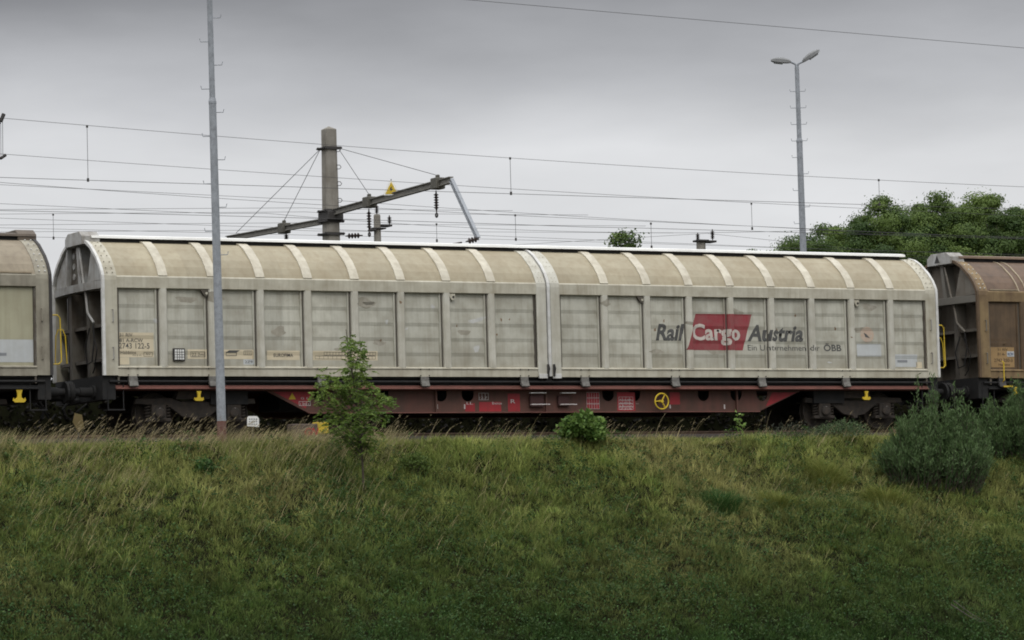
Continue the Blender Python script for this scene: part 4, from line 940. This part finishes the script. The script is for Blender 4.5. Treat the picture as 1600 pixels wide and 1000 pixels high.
xt, yt = region(9000, -13, -3.2); k = rng.random(len(xt)) < np.clip((fbm(xt, yt, 1.3, 140)-.38)*3.5, .04, 1); xt, yt = xt[k], yt[k]; m_ = len(xt); per = 16; hh = .10+.22*rng.random(m_)*(1.1-.4*down(yt))
I_ = np.repeat(np.arange(m_), per); n = len(I_); q = rng.random(n); a = rng.random(n)*2*math.pi; rr = (.03+.05*rng.random(n))*(1.25-q)
Pf = np.stack([xt[I_]+np.cos(a)*rr, yt[I_]+np.sin(a)*rr, ground_z(xt[I_], yt[I_])+hh[I_]*(.25+.75*q)], 1); df = unit(np.stack([np.cos(a), np.sin(a), .1+.7*q], 1)+rng.normal(size=(n, 3))*.2)
cm = lerp((.035, .085, .020), (.10, .155, .040), rng.random(m_))*(1-.35*down(yt))[:, None]
V, F, C = leaves(Pf, df, .035+.05*rng.random(n), .014+.022*rng.random(m_)[I_], cm[I_]*(.75+.5*rng.random(n))[:, None]); o = tint_mesh('meadow_weeds', V, F, C, leaf_m); tag(o, 'leafy meadow weeds growing up through the grass of the slope', 'weeds', kind='stuff')

def plant(name, loc, label, cat_, group=None): return empty(name, (float(loc[0]), float(loc[1]), float(loc[2])), label, cat_, group)
def on_slope(u, v):
    for yy in np.arange(-30, 5, .02):
        p = at(u, v, yy)
        if p.z < float(ground_z(p.x, yy)): return p
        if yy > -3.0: return Vector((p.x, yy, float(ground_z(p.x, yy))))
# young feathery tree
bp_ = on_slope(568, 770); root = plant('young_tree', bp_, 'young feathery tree on the slope standing in front of the wagon', 'tree')
H = 3.5
def tk(z): t = z/H; return Vector((-.14*t-.16*t*t+.04*math.sin(5*t), .03*math.sin(4*t), z))
MB().tube([tk(z) for z in np.linspace(-.2, H-.1, 16)], .028, 8, .006).build('trunk', bark_m, root, smooth=True)
tb = MB(); Pl, Dl, Cl = [], [], []; rnd = random.Random(5)
def spray(p, d, L_, br):      # a drooping feathery leaf: leaflets on both sides of a stalk
    side = d.cross(Vector((0, 0, 1))).normalized()
    for q in np.linspace(.1, 1, 7):
        c = p+d*L_*q-Vector((0, 0, .45*L_*q*q))
        for sgn in (-1, 1): Pl.append(tuple(c)); Dl.append(tuple((d*.6+side*sgn*.9+Vector((0, 0, rnd.uniform(-.7, .1)))).normalized())); Cl.append(br)
shape = [(325,118,.6),(362,132,.6),(282,150,.5),(330,175,.9),(345,215,.9),(318,250,1),(368,262,.9),(340,290,1.1),(128,312,.6),(180,330,.8),(232,322,.9),(290,318,1),(356,325,1),(108,388,.55),(200,378,1.1),(262,385,1.2),(322,385,1.2),(380,372,.9),(150,436,.9),(222,440,1.2),(300,440,1.3),
         (368,440,1.1),(488,398,.5),(430,452,1),(492,446,.8),(535,440,.5),(165,512,.7),(232,520,1.1),(300,505,1.2),(378,500,1.2),(440,505,1),(486,520,.6),(205,572,.9),(262,580,1.1),(322,578,1.2),(398,580,1.1),(240,622,.8),(335,640,1),(392,638,1),(432,618,.7),(352,682,.8),(402,690,.7),(300,665,.6)]
for (zx, zy, k_) in shape:
    c = at(549+(zx/3.45-89)*.9, 500+zy/3.45, bp_.y)-bp_; hz = abs(c.x-tk(max(0, c.z)).x); dy = rnd.uniform(-1, 1)*min(.75, .15+.45*math.sin(math.pi*min(1, max(0, (3.6-c.z)/3.2)))); c.y += dy; c.x += dy*.55
    h = max(.35, c.z-.25-.5*math.hypot(c.x-tk(c.z).x, c.y)); a = tk(h); mid = (a+c)/2+Vector((0, 0, -.05)); tb.tube([a, mid, c], .011, 4, .004); br0 = rnd.random()
    for j in range(int(20*k_)):
        e = Vector((rnd.gauss(0, 1), rnd.gauss(0, 1), rnd.gauss(0, .8))); e = e.normalized()*(rnd.random()**.5)*.20*(.6+.5*k_); p = c+e
        if j % 3 == 0: tb.tube([c-Vector((0, 0, .03)), p], .004, 3, .002)
        ph2 = rnd.uniform(0, 6.28); spray(p, (e.normalized()*.6+Vector((math.cos(ph2), math.sin(ph2), rnd.uniform(.0, .7)))).normalized(), rnd.uniform(.10, .19), min(1, max(0, br0*.55+rnd.uniform(0, .5))))
tb.build('branches', bark_m, root)
Pl = np.array(Pl); Dl = np.array(Dl); n = len(Pl)
Cc = lerp((.060, .125, .022), (.200, .275, .055), np.array(Cl))*(.7+.5*rng.random(n))[:, None]
V, F, C = leaves(Pl, Dl, .05+.03*rng.random(n), .022+.012*rng.random(n), Cc); tint_mesh('foliage', V, F, C, leaf_m, root)

def leafy_bush(name, loc, label, W_, H_, n, ln, wd, c0_, c1_, cat_='bush', group=None, clumps=26, up_=.3, D_=None):
    root = plant(name, loc, label, cat_, group); D_ = D_ or W_*.8
    stems = MB(); P_, D2 = [], []
    for i in range(clumps):
        az = i*2.4; rr = math.sqrt((i+.5)/clumps); h = H_*(1-.55*rr*rr)*random.uniform(.65, 1.0)
        c = Vector((math.cos(az)*rr*W_/2*.85, math.sin(az)*rr*D_/2*.85, h*.80)); stems.tube([(0, 0, -.1), (c.x*.4, c.y*.4, c.z*.5), tuple(c)], .010, 5, .003)
        k = n//clumps; q = rng.normal(size=(k, 3)); q = q/np.linalg.norm(q, axis=1)[:, None]*(rng.random((k, 1))**.4)*np.array([W_*.20, D_*.20, H_*.24])
        q = q+np.array(tuple(c)); q[:, 2] = np.maximum(q[:, 2], .02); P_.append(q); D2.append(unit(q-np.array([0, 0, H_*.3])+rng.normal(size=(k, 3))*.35+np.array([0, 0, up_-.3])))
    stems.build('stems', bark_m, root)
    P_ = np.concatenate(P_); D2 = np.concatenate(D2); m_ = len(P_); col = lerp(c0_, c1_, rng.random(m_))*(.6+.7*rng.random(m_))[:, None]
    V, F, C = leaves(P_, D2, ln*(.6+.7*rng.random(m_)), wd*(.7+.6*rng.random(m_)), col); tint_mesh('foliage', V, F, C, leaf_m, root); return root
leafy_bush('leafy_bush', on_slope(911, 694), 'round broad-leaved bush at the crest below the yellow handwheel', 1.0, .82, 2200, .11, .085, (.055, .115, .025), (.17, .26, .06), clumps=24)
leafy_bush('weed_clump', on_slope(648, 742), 'bright green weed tuft right of the young tree stem', .75, .6, 900, .06, .03, (.06, .10, .02), (.11, .16, .035), 'weeds', clumps=12)
leafy_bush('weed_clump', on_slope(320, 745), 'single dark green weed among straw grass left of the young tree', .45, .45, 260, .08, .05, (.03, .08, .02), (.07, .13, .03), 'weeds', clumps=9)
leafy_bush('weed_clump', on_slope(1310, 672), 'pale green weeds at the crest left of the willow bush', 1.5, .55, 1600, .06, .03, (.05, .085, .035), (.10, .14, .06), 'weeds', clumps=24)
leafy_bush('weed_clump', on_slope(1235, 655), 'dark tangle of twigs and small leaves below the right bogie', 1.6, .55, 500, .05, .02, (.035, .045, .03), (.09, .10, .07), 'weeds', clumps=44)
root = plant('sapling', on_slope(1157, 700), 'tiny sapling with few leaves standing alone at the crest', 'sapling')
MB().tube([(0, 0, -.1), (.02, 0, .35), (-.02, 0, .75)], .008, 5, .003).build('stem', bark_m, root)
P_ = np.stack([.16*(rng.random(46)-.5), .16*(rng.random(46)-.5), .30+.50*rng.random(46)], 1); V, F, C = leaves(P_, unit(P_*np.array([1, 1, .0])+rng.normal(size=(46, 3))*.05+np.array([0, 0, .02])), .09, .06, lerp((.12, .2, .05), (.22, .32, .08), rng.random(46))); tint_mesh('leaves', V, F, C, leaf_m, root)
# yellowish grass tussocks on the right slope
GT = 'yellowish grass tussocks'
for u, v, s_, lab in ((1125, 792, 1.0, 'soft dark green fern-like tuft in the middle of the right slope'), (1290, 745, 1.0, 'arching grass tussock on the right slope, higher one'), (1385, 785, 1.1, 'yellowest grass tussock below left of the willow bush'), (1215, 790, .8, 'grass tussock left of the yellowest one on the slope')):
    p = on_slope(u, v); n = 1700; a = rng.random(n)*2*math.pi; rr = .42*s_*rng.random(n)**.8*(1+.35*np.sin(3*a+u))
    P_ = np.stack([np.cos(a)*rr*1.5, np.sin(a)*rr, -.03+0*a], 1); P_[:, 2] = ground_z(P_[:, 0]+p.x, P_[:, 1]+p.y)-p.z-.03; sp_ = .05+.4*rng.random(n)
    V, F, C = blades(P_, (.22+.3*rng.random(n))*s_*(1.25-rr/.6), .009+.006*rng.random(n), np.stack([np.cos(a)*sp_, np.sin(a)*sp_], 1), np.stack([np.cos(a)*.45, np.sin(a)*.45], 1), lerp((.10, .145, .03), (.23, .23, .06), rng.random(n)) if u != 1125 else lerp((.03, .075, .02), (.06, .12, .03), rng.random(n)), seg=5)
    o = tint_mesh('grass_tussock', V, F, C, grass_m, None, tuple(p)); tag(o, lab, 'grass tussock', GT)

def willow(loc, label, W_, H_, nst, seed, lobes):
    root = plant('willow_bush', loc, label, 'bush', 'grey-green willow bushes'); r_ = np.random.default_rng(seed); st = MB(); Pp, Dp, Cp = [], [], []
    for i in range(nst):
        az = r_.random()*2*math.pi; sp_ = r_.random()**.6; Ls = H_*(.62+.42*r_.random())*(1-.22*sp_)*(1+.12*math.sin(3*az+seed)); out_ = sp_*W_/2
        bx, by = math.cos(az), math.sin(az)*.8; pts = []; lo_ = lobes[i % len(lobes)]; Ls *= lo_[3]; out_ *= lo_[2]
        gx, gy = lo_[0]+bx*out_*.42, lo_[1]+by*out_*.42; gz = float(ground_z(loc.x+gx, loc.y+gy))-loc.z
        for s_ in np.linspace(0, 1, 8):
            pts.append((lo_[0]+bx*out_*(.42+.58*s_**.8), lo_[1]+by*out_*(.42+.58*s_**.8), gz*(1-s_)-.1+Ls*(s_*(1.15-.38*sp_*s_))*(1-.30*sp_)))
        st.tube(pts, .012, 4, .002); pts = np.array(pts)
        nl = int(100*Ls/2); s_ = np.where(r_.random(nl) < .24, .05+.5*r_.random(nl), .36+.64*r_.random(nl)**.75); f_ = s_*7; i0 = np.minimum(f_.astype(int), 6); u_ = (f_-i0)[:, None]; q = pts[i0]*(1-u_)+pts[i0+1]*u_; tg = unit(pts[i0+1]-pts[i0])
        Pp.append(q+r_.normal(size=(nl, 3))*.035); Dp.append(unit(tg*.9+r_.normal(size=(nl, 3))*.45+np.array([0, 0, .1])))
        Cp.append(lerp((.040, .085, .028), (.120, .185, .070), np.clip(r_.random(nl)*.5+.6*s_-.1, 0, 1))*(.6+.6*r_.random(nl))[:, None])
    st.build('stems', bark_m, root); Pp = np.concatenate(Pp); Dp = np.concatenate(Dp); Cp = np.concatenate(Cp); n = len(Pp)
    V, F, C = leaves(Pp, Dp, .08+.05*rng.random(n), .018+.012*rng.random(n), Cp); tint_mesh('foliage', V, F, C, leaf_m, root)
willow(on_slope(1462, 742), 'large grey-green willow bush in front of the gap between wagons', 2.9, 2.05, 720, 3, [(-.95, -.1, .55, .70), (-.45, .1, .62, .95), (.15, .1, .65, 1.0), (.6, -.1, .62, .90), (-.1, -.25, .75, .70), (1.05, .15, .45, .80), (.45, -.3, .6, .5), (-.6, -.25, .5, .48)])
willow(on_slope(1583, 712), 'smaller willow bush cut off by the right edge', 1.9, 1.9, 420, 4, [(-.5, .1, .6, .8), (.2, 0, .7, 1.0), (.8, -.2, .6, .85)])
# dead twigs lower right
p = on_slope(1515, 975); root = plant('dead_branch', p, 'bare grey dead branch lying in the grass at the lower right', 'branch')
m = MB().tube([(-.35, .15, .42), (0, 0, .16), (.5, -.2, -.10)], .012, 5, .006); m.tube([(-.25, .2, .50), (.1, 0, .18), (.4, -.1, .0)], .009, 5, .004); m.tube([(-.1, .05, .22), (-.2, -.1, .42)], .006, 4, .003); m.build('twigs', mat('dead_wood', (.10, .085, .075), .9), root)

# thicket added on the bank to block sky, near-black in place of shade
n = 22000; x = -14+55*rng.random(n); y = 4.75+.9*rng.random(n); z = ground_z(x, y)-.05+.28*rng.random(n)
col = lerp((.006, .005, .003), (.014, .011, .007), rng.random(n)); V, F, C = leaves(np.stack([x, y, z], 1), rdir(n), .12, .08, col); o = tint_mesh('backdrop_thicket', V, F, C, leaf_m); tag(o, 'near-black undergrowth added on the low bank behind the wagons to block the sky', 'undergrowth', kind='stuff')

def tree_mesh(seed, Rx, Rz, nclump, per, c0_, c1_, lf=.16):
    r_ = np.random.default_rng(seed); P_, D_, C_, N_ = [], [], [], []; cl_ = []
    for i in range(nclump):
        while True:
            q = r_.normal(size=3); q /= np.linalg.norm(q)
            if q[2] > -.75: break
        rad = .35+.65*r_.random()**.45; c = q*rad*np.array([Rx, Rx, Rz])*(1+.16*math.sin(3*math.atan2(q[1], q[0])+seed)); s_ = .20+.42*r_.random(); cl_.append(c)
        d = r_.normal(size=(per, 3)); d /= np.linalg.norm(d, axis=1)[:, None]; rr = r_.random(per)**.5
        rr = np.where(r_.random(per) < .22, rr*(1+.75*r_.random(per)), rr); P_.append(c+d*(rr*s_)[:, None]*np.array([1.25, 1.25, .75])); D_.append(unit(np.cross(d, r_.normal(size=(per, 3)))+np.array([0, 0, -.2]))); N_.append(unit(d*.9+np.array([0, 0, .35])+q*.5+r_.normal(size=(per, 3))*.45)); t_ = r_.random()
        C_.append(lerp(c0_, c1_, np.clip(t_*1.0-.15+.3*r_.random(per), 0, 1)))
    P_ = np.concatenate(P_); D_ = np.concatenate(D_); C_ = np.concatenate(C_); N_ = np.concatenate(N_); n = len(P_)
    V, F, C = leaves(P_, D_, lf*(.6+.7*rng.random(n)), lf*.7*(.7+.5*rng.random(n)), C_, nrm=N_); return V, F, C, cl_
def tree(x, y, H_, Rx, Rz, label, seed, nclump=95, per=230, c0_=(.036, .072, .016), c1_=(.135, .195, .045), lf=.10, group='trees behind the train'):
    root = empty('broadleaf_tree', (x, y, .9), label, 'tree', group); V, F, C, cl_ = tree_mesh(seed, Rx, Rz, nclump, per, c0_, c1_, lf); zc_ = H_-Rz*.97
    V = V+np.array([0, 0, zc_]); tint_mesh('crown', V, F, C, leaf_m, root)
    MB().tube([(0, 0, -.3), (.05, 0, zc_*.4), (0, .1, zc_*.75), (.1, 0, zc_)], .24, 10, .12).build('trunk', bark_m, root, smooth=True)
    m = MB()
    for c in cl_[::3]: m.tube([(0, 0, zc_*.72), (c[0]*.45, c[1]*.45, zc_*.85+c[2]*.35), (c[0], c[1], zc_+c[2])], .055, 5, .012)
    m.build('limbs', bark_m, root)
specs = [(1262, 372, 40, 1.6, 1.5, 'small low tree right behind the twin lamp mast'), (1315, 340, 43, 2.4, 2.3, 'leftmost tall tree of the row behind the train'), (1375, 313, 40, 2.7, 3.0, 'second tall tree from the left, near the wire'),
         (1425, 306, 44, 2.6, 3.0, 'tree above the right end of the main wagon'), (1478, 307, 40, 2.5, 3.1, 'tree above the grey hood of the brown wagon'), (1530, 318, 44, 2.5, 2.8, 'tree left of the last gap in the row'),
         (1568, 311, 40, 2.3, 3.0, 'narrow tree with highest tip near the right edge'), (1618, 318, 42, 2.4, 3.0, 'tree cut off by the right edge of the row'), (1505, 314, 47, 2.6, 2.9, 'tree half hidden behind the ones above the brown wagon')]
for i, (u, v, Y_, Rx, Rz, lab) in enumerate(specs):
    p = at(u+8, v+9, Y_); tree(p.x, Y_, p.z-.9, Rx, Rz, lab, 50+i, nclump=int(40*Rx*1.45), per=640)
p = at(968, 375, 60); tree(p.x, 60, p.z-.9, .62, 1.3, 'tiny distant treetop just above the white roof cap', 91, 26, 300, lf=.16)
p = at(1181, 392, 60); tree(p.x, 60, p.z-.9, .7, .9, 'tiny dark treetop barely above the roof right of the short mast', 92, 12, 200, lf=.15)
p = at(1243, 390, 55); tree(p.x, 55, p.z-.9, 1.6, 1.2, 'low distant tree left of the twin lamp mast foot', 93, 30, 260, lf=.15)
